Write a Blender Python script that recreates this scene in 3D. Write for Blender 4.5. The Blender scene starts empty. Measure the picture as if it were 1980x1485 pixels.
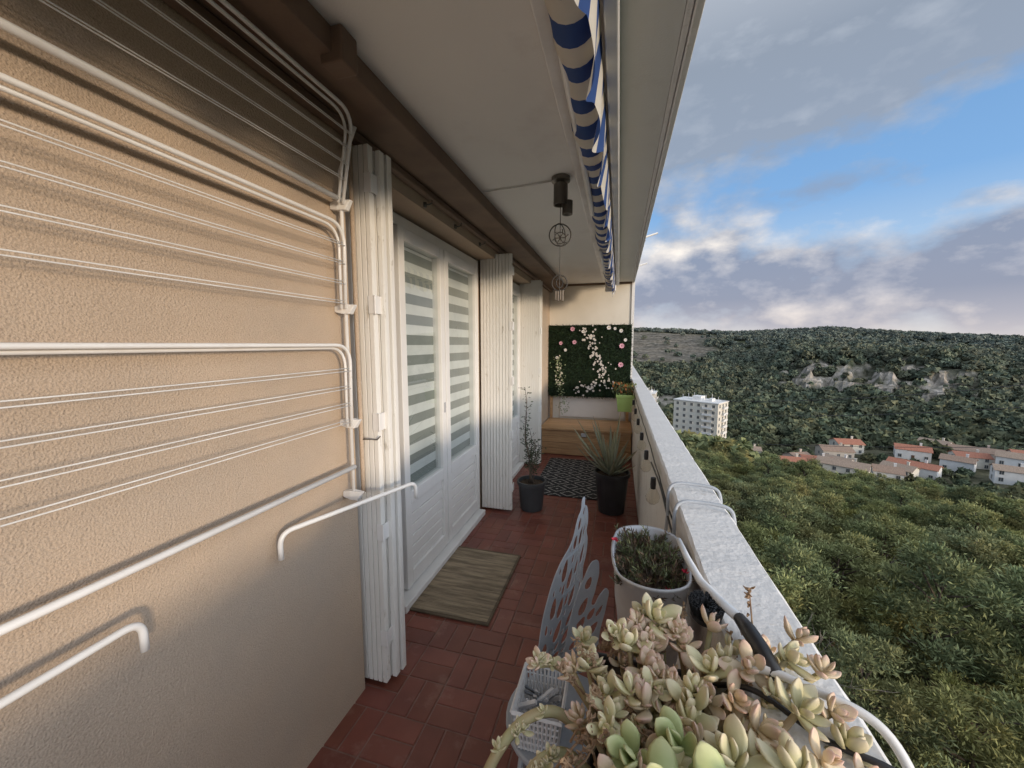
import bpy, math, random
import numpy as np
from mathutils import Vector, Matrix, Quaternion
random.seed(7); rng=np.random.default_rng(7)
scene=bpy.context.scene
CZ=1.5
# ------------------------------------------------------------------ helpers
class MB:
    def __init__(s): s.v=[];s.f=[];s.c=[]
    def add(s,vs,fs,col=(1,1,1)):
        o=len(s.v); s.v.extend([tuple(p) for p in vs])
        s.f.extend([tuple(i+o for i in f) for f in fs])
        if isinstance(col,list): s.c.extend(col)
        else: s.c.extend([col]*len(vs))
    def box(s,x0,x1,y0,y1,z0,z1,col=(1,1,1)):
        vs=[(x0,y0,z0),(x1,y0,z0),(x1,y1,z0),(x0,y1,z0),(x0,y0,z1),(x1,y0,z1),(x1,y1,z1),(x0,y1,z1)]
        s.add(vs,[(0,3,2,1),(4,5,6,7),(0,1,5,4),(1,2,6,5),(2,3,7,6),(3,0,4,7)],col)
    def obox(s,c,size,M=None,col=(1,1,1)):
        a,b,d=size[0]/2,size[1]/2,size[2]/2
        vs=[Vector(p) for p in [(-a,-b,-d),(a,-b,-d),(a,b,-d),(-a,b,-d),(-a,-b,d),(a,-b,d),(a,b,d),(-a,b,d)]]
        if M is not None: vs=[M@p for p in vs]
        c=Vector(c); s.add([p+c for p in vs],[(0,3,2,1),(4,5,6,7),(0,1,5,4),(1,2,6,5),(2,3,7,6),(3,0,4,7)],col)
    def tube(s,path,r,n=8,col=(1,1,1),cap=True):
        P=[Vector(p) for p in path]; m=len(P)
        R=r if isinstance(r,(list,tuple)) else [r]*m
        vs=[];prev=None
        for i in range(m):
            if i==0:t=P[1]-P[0]
            elif i==m-1:t=P[-1]-P[-2]
            else:t=P[i+1]-P[i-1]
            if t.length<1e-9:t=Vector((0,0,1))
            t.normalize()
            if prev is None:
                a=Vector((0,0,1)) if abs(t.z)<.9 else Vector((1,0,0))
                u=t.cross(a).normalized()
            else:
                u=prev-t*prev.dot(t)
                if u.length<1e-6:u=t.orthogonal()
                u.normalize()
            prev=u; w=t.cross(u)
            for k in range(n):
                an=2*math.pi*k/n
                vs.append(P[i]+(u*math.cos(an)+w*math.sin(an))*R[i])
        fs=[]
        for i in range(m-1):
            for k in range(n):
                fs.append((i*n+k,i*n+(k+1)%n,(i+1)*n+(k+1)%n,(i+1)*n+k))
        if cap:
            fs.append(tuple(range(n-1,-1,-1))); fs.append(tuple((m-1)*n+k for k in range(n)))
        s.add(vs,fs,col)
    def lathe(s,c,prof,n=24,sx=1,sy=1,col=(1,1,1)):
        vs=[];fs=[]
        for r,z in prof:
            for k in range(n):
                a=2*math.pi*k/n
                vs.append((c[0]+r*sx*math.cos(a),c[1]+r*sy*math.sin(a),c[2]+z))
        m=len(prof)
        for i in range(m-1):
            for k in range(n):
                fs.append((i*n+k,i*n+(k+1)%n,(i+1)*n+(k+1)%n,(i+1)*n+k))
        s.add(vs,fs,col)
def mk(name,mb,mat,parent=None,base=(0,0,0),smooth=False,bevel=0,label=None):
    me=bpy.data.meshes.new(name)
    v=np.array(mb.v,dtype=np.float64).reshape(-1,3)-np.array(base)
    me.from_pydata(v.tolist(),[],mb.f)
    ca=me.color_attributes.new('Col','FLOAT_COLOR','POINT')
    c=np.ones((len(v),4),dtype=np.float32); c[:,:3]=np.array(mb.c,dtype=np.float32)
    ca.data.foreach_set('color',c.ravel())
    if smooth: me.polygons.foreach_set('use_smooth',[True]*len(me.polygons))
    me.materials.append(mat); me.update()
    o=bpy.data.objects.new(name,me); scene.collection.objects.link(o)
    if parent is not None:
        o.parent=parent
    else: o.location=base
    if bevel:
        b=o.modifiers.new('b','BEVEL'); b.width=bevel; b.segments=2; b.limit_method='ANGLE'
    if label:o['label']=label
    return o
def thing(name,label,cat,base,group=None):
    e=bpy.data.objects.new(name,None); e.location=base; e.empty_display_size=.1
    scene.collection.objects.link(e); e['label']=label; e['category']=cat
    if group:e['group']=group
    return e
def tag(o,label,cat,group=None,kind=None):
    o['label']=label;o['category']=cat
    if group:o['group']=group
    if kind:o['kind']=kind
    return o
def part(th,name,mb,mat,**k):
    return mk(name,mb,mat,parent=th,base=tuple(th.location),**k)
def lerp(a,b,t): return a+(b-a)*t
def ss(a,b,x):
    t=min(1,max(0,(x-a)/(b-a))); return t*t*(3-2*t)
# ------------------------------------------------------------------ materials
def newmat(name):
    m=bpy.data.materials.new(name); m.use_nodes=True
    nt=m.node_tree; b=nt.nodes['Principled BSDF']; return m,nt,b
def M(name,c1,c2=None,scale=8,rough=.6,bump=0,bscale=80,metal=0,detail=4,col=False,lo=.35,hi=.65,stretch=(1,1,1),c3=None,s3=2,spec=.5,objrand=0,trans=0,p3=(.56,.66)):
    m,nt,b=newmat(name); N=nt.nodes;L=nt.links
    tc=N.new('ShaderNodeTexCoord'); mp=N.new('ShaderNodeMapping'); mp.inputs['Scale'].default_value=stretch
    L.new(tc.outputs['Object'],mp.inputs['Vector'])
    b.inputs['Roughness'].default_value=rough; b.inputs['Metallic'].default_value=metal
    b.inputs['Specular IOR Level'].default_value=spec
    if c2 is None: c2=tuple(x*.85 for x in c1)
    n=N.new('ShaderNodeTexNoise'); n.inputs['Scale'].default_value=scale; n.inputs['Detail'].default_value=detail
    L.new(mp.outputs[0],n.inputs['Vector'])
    r=N.new('ShaderNodeValToRGB'); r.color_ramp.elements[0].position=lo; r.color_ramp.elements[1].position=hi
    r.color_ramp.elements[0].color=(*c1,1); r.color_ramp.elements[1].color=(*c2,1)
    L.new(n.outputs['Fac'],r.inputs['Fac']); src=r.outputs['Color']
    if c3:
        n3=N.new('ShaderNodeTexNoise'); n3.inputs['Scale'].default_value=s3; n3.inputs['Detail'].default_value=6; n3.inputs['Roughness'].default_value=.7
        L.new(mp.outputs[0],n3.inputs['Vector'])
        r3=N.new('ShaderNodeValToRGB'); r3.color_ramp.elements[0].position=p3[0]; r3.color_ramp.elements[1].position=p3[1]
        L.new(n3.outputs['Fac'],r3.inputs['Fac'])
        mx=N.new('ShaderNodeMixRGB'); L.new(r3.outputs['Color'],mx.inputs['Fac']); L.new(src,mx.inputs['Color1']); mx.inputs['Color2'].default_value=(*c3,1)
        src=mx.outputs['Color']
    if col:
        a=N.new('ShaderNodeAttribute'); a.attribute_name='Col'
        mx=N.new('ShaderNodeMixRGB'); mx.blend_type='MULTIPLY'; mx.inputs['Fac'].default_value=1
        L.new(src,mx.inputs['Color1']); L.new(a.outputs['Color'],mx.inputs['Color2']); src=mx.outputs['Color']
    if objrand:
        oi=N.new('ShaderNodeObjectInfo'); hs=N.new('ShaderNodeHueSaturation')
        mr=N.new('ShaderNodeMapRange'); mr.inputs['To Min'].default_value=1-objrand; mr.inputs['To Max'].default_value=1+objrand
        L.new(oi.outputs['Random'],mr.inputs['Value']); L.new(mr.outputs[0],hs.inputs['Value'])
        mr2=N.new('ShaderNodeMapRange'); mr2.inputs['To Min'].default_value=.5-objrand*.10; mr2.inputs['To Max'].default_value=.5+objrand*.04
        w=N.new('ShaderNodeMath');w.operation='FRACT'; w2=N.new('ShaderNodeMath');w2.operation='MULTIPLY';w2.inputs[1].default_value=7.31
        L.new(oi.outputs['Random'],w2.inputs[0]);L.new(w2.outputs[0],w.inputs[0]);L.new(w.outputs[0],mr2.inputs['Value']);L.new(mr2.outputs[0],hs.inputs['Hue'])
        L.new(src,hs.inputs['Color']); src=hs.outputs['Color']
    L.new(src,b.inputs['Base Color'])
    if bump:
        n2=N.new('ShaderNodeTexNoise'); n2.inputs['Scale'].default_value=bscale; n2.inputs['Detail'].default_value=4
        L.new(mp.outputs[0],n2.inputs['Vector'])
        bp=N.new('ShaderNodeBump'); bp.inputs['Distance'].default_value=bump; bp.inputs['Strength'].default_value=1
        L.new(n2.outputs['Fac'],bp.inputs['Height']); L.new(bp.outputs[0],b.inputs['Normal'])
    if trans:
        t=N.new('ShaderNodeBsdfTranslucent'); L.new(src,t.inputs['Color']); ms=N.new('ShaderNodeMixShader'); ms.inputs[0].default_value=trans
        L.new(b.outputs[0],ms.inputs[1]);L.new(t.outputs[0],ms.inputs[2]);L.new(ms.outputs[0],N['Material Output'].inputs['Surface'])
    return m
def stripes(name,axis,period,frac,ca,cb,rough=.7,trans=0,offset=0):
    m,nt,b=newmat(name);N=nt.nodes;L=nt.links
    tc=N.new('ShaderNodeTexCoord');sx=N.new('ShaderNodeSeparateXYZ');L.new(tc.outputs['Object'],sx.inputs[0])
    a=N.new('ShaderNodeMath');a.operation='ADD';a.inputs[1].default_value=offset+50*period;L.new(sx.outputs[axis],a.inputs[0])
    d=N.new('ShaderNodeMath');d.operation='DIVIDE';d.inputs[1].default_value=period;L.new(a.outputs[0],d.inputs[0])
    f=N.new('ShaderNodeMath');f.operation='FRACT';L.new(d.outputs[0],f.inputs[0])
    g=N.new('ShaderNodeMath');g.operation='GREATER_THAN';g.inputs[1].default_value=frac;L.new(f.outputs[0],g.inputs[0])
    mx=N.new('ShaderNodeMixRGB');mx.inputs['Color1'].default_value=(*ca,1);mx.inputs['Color2'].default_value=(*cb,1);L.new(g.outputs[0],mx.inputs['Fac'])
    n=N.new('ShaderNodeTexNoise');n.inputs['Scale'].default_value=6;n.inputs['Detail'].default_value=5;L.new(tc.outputs['Object'],n.inputs['Vector'])
    mr=N.new('ShaderNodeMapRange');mr.inputs['To Min'].default_value=.75;mr.inputs['To Max'].default_value=1.1;L.new(n.outputs['Fac'],mr.inputs['Value'])
    mu=N.new('ShaderNodeMixRGB');mu.blend_type='MULTIPLY';mu.inputs['Fac'].default_value=1;L.new(mx.outputs[0],mu.inputs['Color1']);L.new(mr.outputs[0],mu.inputs['Color2'])
    L.new(mu.outputs[0],b.inputs['Base Color']);b.inputs['Roughness'].default_value=rough
    if trans:
        t=N.new('ShaderNodeBsdfTranslucent');L.new(mu.outputs[0],t.inputs['Color']);ms=N.new('ShaderNodeMixShader');ms.inputs[0].default_value=trans
        L.new(b.outputs[0],ms.inputs[1]);L.new(t.outputs[0],ms.inputs[2]);L.new(ms.outputs[0],N['Material Output'].inputs['Surface'])
    return m
def glassmat(name,tint=(.92,.95,.95),lo=.07,hi=.75,pw=4):
    m=bpy.data.materials.new(name);m.use_nodes=True;nt=m.node_tree;N=nt.nodes;L=nt.links
    N.remove(N['Principled BSDF'])
    t=N.new('ShaderNodeBsdfTransparent');t.inputs[0].default_value=(*tint,1)
    g=N.new('ShaderNodeBsdfGlossy');g.inputs['Roughness'].default_value=.01
    fr=N.new('ShaderNodeLayerWeight');fr.inputs['Blend'].default_value=.5
    p=N.new('ShaderNodeMath');p.operation='POWER';p.inputs[1].default_value=pw;L.new(fr.outputs['Facing'],p.inputs[0])
    q=N.new('ShaderNodeMath');q.operation='MULTIPLY_ADD';q.inputs[1].default_value=hi;q.inputs[2].default_value=lo;L.new(p.outputs[0],q.inputs[0])
    ms=N.new('ShaderNodeMixShader');L.new(q.outputs[0],ms.inputs[0]);L.new(t.outputs[0],ms.inputs[1]);L.new(g.outputs[0],ms.inputs[2])
    L.new(ms.outputs[0],N['Material Output'].inputs['Surface']);return m
def stuccomat(name,c1,c2,c3):
    m,nt,b=newmat(name);N=nt.nodes;L=nt.links
    tc=N.new('ShaderNodeTexCoord'); b.inputs['Roughness'].default_value=.92; b.inputs['Specular IOR Level'].default_value=.15
    def no(s,d,r=.5):
        n=N.new('ShaderNodeTexNoise');n.inputs['Scale'].default_value=s;n.inputs['Detail'].default_value=d;n.inputs['Roughness'].default_value=r;L.new(tc.outputs['Object'],n.inputs['Vector']);return n.outputs['Fac']
    def rp(f,a,bb,ca,cb):
        r=N.new('ShaderNodeValToRGB');r.color_ramp.elements[0].position=a;r.color_ramp.elements[1].position=bb;r.color_ramp.elements[0].color=(*ca,1);r.color_ramp.elements[1].color=(*cb,1);L.new(f,r.inputs['Fac']);return r.outputs['Color']
    A=rp(no(3,6),.35,.65,c1,c2)
    mx=N.new('ShaderNodeMixRGB');L.new(rp(no(1.3,6,.7),.5,.7,(0,0,0),(1,1,1)),mx.inputs['Fac']);L.new(A,mx.inputs['Color1']);mx.inputs['Color2'].default_value=(*c3,1)
    g=rp(no(300,3),.3,.6,(.80,.80,.80),(1.04,1.04,1.04)); mu=N.new('ShaderNodeMixRGB');mu.blend_type='MULTIPLY';mu.inputs['Fac'].default_value=1;L.new(mx.outputs[0],mu.inputs['Color1']);L.new(g,mu.inputs['Color2'])
    L.new(mu.outputs[0],b.inputs['Base Color'])
    vo=N.new('ShaderNodeTexVoronoi');vo.inputs['Scale'].default_value=230;vo.feature='SMOOTH_F1';L.new(tc.outputs['Object'],vo.inputs['Vector'])
    ad=N.new('ShaderNodeMath');ad.operation='MULTIPLY_ADD';ad.inputs[1].default_value=-.7;L.new(vo.outputs['Distance'],ad.inputs[0]);L.new(no(230,5,.6),ad.inputs[2])
    bp=N.new('ShaderNodeBump');bp.inputs['Distance'].default_value=.003;bp.inputs['Strength'].default_value=1;L.new(ad.outputs[0],bp.inputs['Height']);L.new(bp.outputs[0],b.inputs['Normal'])
    return m
STUCCO=stuccomat('stucco',(.55,.435,.33),(.50,.395,.30),(.47,.385,.305))
BROWN=M('brown_paint',(.19,.13,.092),(.15,.10,.072),scale=6,rough=.7,bump=.001,bscale=90)
CEIL=M('ceiling_paint',(.76,.75,.73),(.71,.70,.68),scale=1.6,rough=.85,bump=.0008,bscale=160,c3=(.67,.65,.63),s3=1.2)
WHITE=M('white_paint',(.80,.79,.77),(.76,.75,.73),scale=6,rough=.45,bump=.0004,bscale=60)
OLDWHITE=M('weathered_white_paint',(.80,.785,.745),(.75,.735,.69),scale=5,rough=.6,bump=.0006,bscale=90,c3=(.50,.46,.39),s3=26,stretch=(1,1,.3),p3=(.61,.70))
PARA=M('peeling_white_masonry_paint',(.79,.78,.765),(.75,.74,.725),scale=9,rough=.8,bump=.003,bscale=60,c3=(.60,.57,.53),s3=26,p3=(.62,.68))
PARAIN=M('parapet_inside_paint',(.80,.78,.74),(.75,.73,.69),scale=4,rough=.85,bump=.003,bscale=60,c3=(.66,.63,.57),s3=5)
PART=M('partition_paint',(.76,.72,.64),(.70,.66,.58),scale=3,rough=.85,bump=.001,bscale=80)
TILE=M('terracotta_tile',(.215,.070,.047),(.165,.052,.037),scale=5,rough=.40,bump=.0010,bscale=30,col=True,c3=(.235,.105,.078),s3=6)
GROUT=M('grout',(.25,.16,.13),(.18,.11,.09),scale=20,rough=.9)
METALW=M('white_enamel_tube',(.83,.825,.81),(.79,.78,.76),scale=15,rough=.3,c3=(.66,.63,.58),s3=30,p3=(.64,.72))
WIREW=M('white_plastic_line',(.85,.84,.82),rough=.4)
MAT_=M('jute',(.40,.32,.22),(.22,.175,.12),scale=40,rough=.95,bump=.004,bscale=150,stretch=(.15,1,1),col=True)
GREYM=M('grey_painted_metal',(.42,.46,.51),(.36,.40,.45),scale=8,rough=.5,bump=.0004)
ZINC=M('zinc',(.50,.51,.53),(.40,.41,.44),scale=7,rough=.5,metal=.25,c3=(.56,.56,.55),s3=9)
SOIL=M('soil',(.045,.03,.02),(.09,.06,.035),scale=60,rough=1,bump=.01,bscale=90)
BLACKP=M('black_plastic',(.018,.019,.021),(.03,.03,.032),rough=.4)
DGREYP=M('dark_grey_plastic',(.045,.05,.055),(.06,.065,.07),rough=.5)
WOOD=M('orange_wood',(.60,.38,.20),(.45,.26,.125),scale=9,rough=.5,stretch=(.6,8,8),bump=.0008,bscale=40,col=True)
STEM=M('green_stem',(.40,.38,.20),(.42,.31,.18),scale=25,rough=.6)
BARK=M('bark',(.16,.12,.09),(.08,.06,.045),scale=9,rough=.95,bump=.02,bscale=20)
DEADW=M('dead_wood',(.33,.29,.24),(.24,.20,.17),scale=9,rough=.95)
SUCC=M('succulent_leaf',(1,1,1),(.90,.90,.87),scale=30,rough=.5,col=True,trans=.2)
ALOE=M('aloe_leaf',(.17,.21,.15),(.23,.26,.18),scale=14,rough=.45,col=True)
LEAFG=M('shrub_leaf',(1,1,1),(.7,.7,.7),scale=20,rough=.6,col=True)
PINE=M('pine_foliage',(1,1,1),(.84,.86,.82),scale=.9,rough=.85,col=True,objrand=.20,spec=.1,detail=2)
FARP=M('far_foliage',(1,1,1),(.78,.80,.78),scale=.02,rough=.9,col=True,spec=.05,detail=2)
PANE=glassmat('window_glass',(.84,.88,.88),.09,.75,3.6)
BULBG=glassmat('bulb_glass',(.95,.93,.88))
BLIND=stripes('zebra_blind','Z',.122,.5,(.88,.88,.85),(.33,.345,.32),offset=.03)
AWN=stripes('striped_canvas','Y',.145,.5,(.025,.075,.27),(.72,.68,.60),trans=.25)
ROLLW=M('aluminium_rail',(.78,.775,.76),rough=.35)
LAMPM=M('bronze_metal',(.12,.11,.10),(.16,.15,.13),rough=.4,metal=.6)
TURF=M('artificial_turf',(.008,.022,.008),(.014,.034,.012),scale=9,rough=.8,col=True)
GREENP=M('light_green_plastic',(.46,.62,.20),(.40,.55,.17),rough=.4)
WPLASTIC=M('white_plastic',(.80,.82,.84),(.72,.74,.76),rough=.4)
COLM=M('coloured_plastic',(1,1,1),(.9,.9,.9),rough=.5,col=True)
# ------------------------------------------------------------------ camera
psi=math.atan(206/743); th=math.radians(5.9)
F=Vector((-math.sin(psi)*math.cos(th),math.cos(psi)*math.cos(th),-math.sin(th)))
R=Vector((math.cos(psi),math.sin(psi),0)); U=R.cross(F)
cam=bpy.data.objects.new('camera',bpy.data.cameras.new('camera')); scene.collection.objects.link(cam)
cam.matrix_world=Matrix(((R.x,U.x,-F.x,0),(R.y,U.y,-F.y,0),(R.z,U.z,-F.z,CZ),(0,0,0,1)))
cam.data.lens=36*743/1980; cam.data.sensor_width=36; cam.data.clip_start=.02; cam.data.clip_end=9000
scene.camera=cam
scene.view_settings.view_transform='Standard'; scene.view_settings.look='None'
# ------------------------------------------------------------------ world
w=bpy.data.worlds.new('World'); scene.world=w; w.use_nodes=True; nt=w.node_tree; N=nt.nodes; L=nt.links
bg=N['Background']
def mth(op,a,b=None,clamp=False):
    n=N.new('ShaderNodeMath'); n.operation=op; n.use_clamp=clamp
    for i,x in enumerate((a,b)):
        if x is None: continue
        if isinstance(x,(int,float)): n.inputs[i].default_value=x
        else: L.new(x,n.inputs[i])
    return n.outputs[0]
def ramp(fac,els):
    r=N.new('ShaderNodeValToRGB'); e=r.color_ramp.elements
    while len(e)>1: e.remove(e[-1])
    e[0].position=els[0][0]; e[0].color=(*els[0][1],1)
    for p,c in els[1:]:
        k=e.new(p); k.color=(*c,1)
    L.new(fac,r.inputs['Fac']); return r.outputs['Color']
def mixc(f,a,b,bt='MIX'):
    m=N.new('ShaderNodeMixRGB'); m.blend_type=bt
    if isinstance(f,(int,float)): m.inputs['Fac'].default_value=f
    else: L.new(f,m.inputs['Fac'])
    for k,x in (('Color1',a),('Color2',b)):
        if isinstance(x,tuple): m.inputs[k].default_value=(*x,1)
        else: L.new(x,m.inputs[k])
    return m.outputs[0]
SUNP=Vector((.80,-.58,.092)).normalized()
sky=N.new('ShaderNodeTexSky'); sky.sky_type='NISHITA'; sky.sun_disc=False
sky.sun_elevation=math.asin(SUNP.z); sky.sun_rotation=math.atan2(SUNP.x,SUNP.y)
tc=N.new('ShaderNodeTexCoord'); sx=N.new('ShaderNodeSeparateXYZ'); L.new(tc.outputs['Generated'],sx.inputs[0])
x,y,z=sx.outputs
h=mth('SQRT',mth('ADD',mth('ADD',mth('MULTIPLY',x,x),mth('MULTIPLY',y,y)),.0004))
v=mth('MINIMUM',mth('DIVIDE',z,h),3.0)
ux=mth('DIVIDE',x,h); uy=mth('DIVIDE',y,h)
def cn(dv,dx,scale,det=7,rough=.52,kz=1.7):
    c=N.new('ShaderNodeCombineXYZ'); L.new(mth('ADD',ux,dx),c.inputs[0]); L.new(uy,c.inputs[1]); L.new(mth('MULTIPLY',mth('ADD',v,dv),kz),c.inputs[2])
    n=N.new('ShaderNodeTexNoise'); n.inputs['Scale'].default_value=scale; n.inputs['Detail'].default_value=det; n.inputs['Roughness'].default_value=rough
    L.new(c.outputs[0],n.inputs['Vector']); return n.outputs['Fac']
front=mth('GREATER_THAN',uy,0.0)
def blob(cx,cv,wx,wv,amp):
    a=mth('DIVIDE',mth('SUBTRACT',ux,cx),wx); b=mth('DIVIDE',mth('SUBTRACT',v,cv),wv)
    s=mth('ADD',mth('MULTIPLY',a,a),mth('MULTIPLY',b,b))
    return mth('MULTIPLY',mth('MULTIPLY',mth('EXPONENT',mth('MULTIPLY',s,-1.0)),amp),front)
n1=cn(0,5.3,5.6,8,.56); n2=cn(.03,5.34,5.6,8,.56)
bias=ramp(v,[(0,(.62,)*3),(.05,(.70,)*3),(.11,(.78,)*3),(.16,(.64,)*3),(.22,(.44,)*3),(.29,(.38,)*3),(.36,(.44,)*3),(.43,(.68,)*3),(.52,(.88,)*3),(1,(.66,)*3)])
d=mth('ADD',n1,mth('SUBTRACT',bias,.5))
for bl in (blob(.10,.21,.20,.070,.24),blob(.38,.30,.12,.03,.27),blob(.12,.52,.22,.18,.24),blob(.62,.36,.12,.08,-.10),blob(.56,.245,.05,.022,.22),blob(.60,.17,.25,.06,.18)):
    d=mth('ADD',d,bl)
dens=mth('MULTIPLY',mth('SUBTRACT',d,.48),4.2,True)
thick=mth('MULTIPLY',mth('SUBTRACT',d,.50),4.5,True)
lit=mth('ADD',mth('MULTIPLY',mth('SUBTRACT',n1,n2),3.0),mth('ADD',mth('MULTIPLY',mth('SUBTRACT',1,thick),.38),mth('ADD',blob(.07,.22,.17,.055,.75),blob(.38,.30,.14,.05,-.35))),True)
bright=ramp(v,[(0,(.95,.82,.70)),(.07,(.80,.73,.69)),(.13,(.66,.65,.69)),(.22,(.95,.88,.80)),(.34,(.50,.55,.64)),(.5,(.37,.42,.50)),(1,(.60,.64,.70))])
grey=ramp(v,[(0,(.60,.55,.55)),(.05,(.40,.40,.46)),(.1,(.28,.31,.40)),(.2,(.25,.30,.41)),(.4,(.27,.33,.43)),(.6,(.26,.31,.39)),(1,(.56,.59,.64))])
cloud=mixc(lit,grey,bright)
blue=ramp(v,[(0,(.72,.67,.63)),(.06,(.62,.66,.72)),(.16,(.42,.58,.78)),(.3,(.21,.41,.72)),(.5,(.17,.34,.62)),(1,(.17,.31,.56))])
nis=mixc(1.0,sky.outputs[0],(.08,.08,.08),'MULTIPLY')
skyc=mixc(.92,nis,blue)
fin=mixc(dens,skyc,cloud)
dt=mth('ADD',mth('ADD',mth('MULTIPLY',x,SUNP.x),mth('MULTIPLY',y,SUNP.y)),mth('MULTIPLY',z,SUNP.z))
gl=mth('POWER',mth('MAXIMUM',dt,0.0),2.0)  # broad sky glow towards the sun, added out of view as fill light
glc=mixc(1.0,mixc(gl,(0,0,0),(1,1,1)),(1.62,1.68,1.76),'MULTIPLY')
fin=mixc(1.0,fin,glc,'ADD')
below=mth('MULTIPLY',mth('ADD',v,.05),20,True)
fin=mixc(below,(.26,.26,.24),fin)
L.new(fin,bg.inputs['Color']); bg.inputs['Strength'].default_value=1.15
sun=bpy.data.objects.new('sun',bpy.data.lights.new('sun','SUN')); scene.collection.objects.link(sun)
sun.data.energy=2.3; sun.data.angle=math.radians(7); sun.data.color=(1,.78,.54)
sun.rotation_euler=SUNP.to_track_quat('Z','Y').to_euler()
# ------------------------------------------------------------------ terrain
def fnoise(x,y,s,seed=0):
    x=x/s+seed*1.7; y=y/s-seed*2.3
    return (math.sin(x*1.3+1.7*math.sin(y*.9))+math.sin(y*1.7+1.3*math.sin(x*1.1+2))+.5*math.sin(x*3.1+y*2.3)+.35*math.sin(x*5.7-y*6.1+1))/2.85
RAZ=[-180,0,5,14.6,19,23.8,32,37.8,50,180]; RZ=[20,28,25,17,19,22,10,3,0,10]
def qd0(az): return 380+12*math.sin(az*1.9)+6*math.sin(az*5.3)
def ground(x,y):
    d=math.hypot(x,y); az=math.degrees(math.atan2(x,y))
    zr=float(np.interp(az,RAZ,RZ))
    if d<200: Z=-17-.17*d
    elif d<280: Z=-51-2*(d-200)/80
    elif d<800: Z=lerp(-53,zr,(d-280)/520)+4*math.sin((d-280)/520*math.pi)
    else: Z=lerp(zr,-25,ss(800,1500,d))
    if d>60: Z+=fnoise(x,y,60,1)*min(1,(d-60)/250)*5*(1 if d<700 else max(0,(1-(d-700)/100))*1)
    c=ss(17.5,21,az)*(1-ss(34,37,az))
    if c>0 and 330<d<640:
        d0=qd0(az); w1=fnoise(x,y,9,7)*6+fnoise(x,y,3.5,3)*4
        jag=fnoise(x,y,5,9)*1.8*(1-ss(d0+60,d0+90,d))*ss(d0-20,d0,d)
        Z+=c*(jag+(6*ss(d0+w1,d0+w1+9,d)+6*ss(d0+26-w1,d0+36-w1,d)+4*ss(d0+52+w1,d0+62+w1,d))*(1-ss(d0+75,d0+230,d)))
    return Z+CZ
def rockmask(x,y):
    d=math.hypot(x,y); az=math.degrees(math.atan2(x,y)); d0=qd0(az)
    n=fnoise(x,y,14,2)
    c=ss(18,21,az)*(1-ss(33.5,36.5,az))*ss(d0-14+9*n,d0+0+9*n,d)*(1-ss(d0+38+22*n,d0+56+22*n,d))
    c2=ss(2.5,3.5,az)*(1-ss(7,9,az))*ss(300,312,d)*(1-ss(340,365,d))
    c3=ss(36,37,az)*(1-ss(44,46,az))*ss(420,430,d)*(1-ss(460,470,d))
    return max(c,c2*.8,c3*.7)*(.20+.80*ss(-.40,.05,fnoise(x,y,6,5)))
def fieldmask(x,y):
    d=math.hypot(x,y); az=math.degrees(math.atan2(x,y))
    return (1-ss(9.5,13.5,az+2*fnoise(x,y,40,3)))*ss(420,470,d)*(1-ss(770,785,d))
azs=sorted(set([round(a,2) for a in np.arange(-4,56,.33)]+[float(a) for a in np.arange(56,356,6)]))
ds=[];dd=2.0
while dd<7500: ds.append(dd); dd*=(1.0085 if 350<dd<560 else 1.014) if dd>12 else 1.3
ds=np.array(ds); nA=len(azs);nD=len(ds)
tm=MB(); vs=[];cs=[]
rgr=random.Random(77)
for dI in ds:
    for a in azs:
        X=dI*math.sin(math.radians(a));Y=dI*math.cos(math.radians(a))
        vs.append((X,Y,ground(X,Y)))
        if -5<a<56 and dI<1500:
            rk=rockmask(X,Y);fm=fieldmask(X,Y)
            n=.5+.5*fnoise(X,Y,9,4)
            g=np.array([.095,.105,.065])*(.7+.6*n)
            ter=.8+.35*(math.sin(dI*.42+a*.3)>0.2)
            g=g*(1-fm)+np.array([.24,.22,.19])*(.7+.4*n)*ter*fm
            g=g*(1-rk)+np.array([.42,.39,.355])*(.5+.45*n+.4*rgr.random())*rk
            if 180<dI<275: g=g*.6+np.array([.18,.165,.13])*.4
            cs.append(tuple(g))
        else: cs.append((.09,.10,.07))
fs=[]
for i in range(nD-1):
    for k in range(nA):
        k2=(k+1)%nA
        fs.append((i*nA+k,(i+1)*nA+k,(i+1)*nA+k2,i*nA+k2))
tm.v=vs;tm.f=fs;tm.c=cs
GR=M('hillside_ground',(1.2,1.15,1.1),(.5,.5,.45),scale=.22,rough=1,bump=1.2,bscale=.5,col=True,detail=9,spec=.05)
o=mk('ground',tm,GR,smooth=False); o['kind']='structure';o['label']='wooded valley and quarried hillside below the balcony';o['category']='ground'
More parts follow.
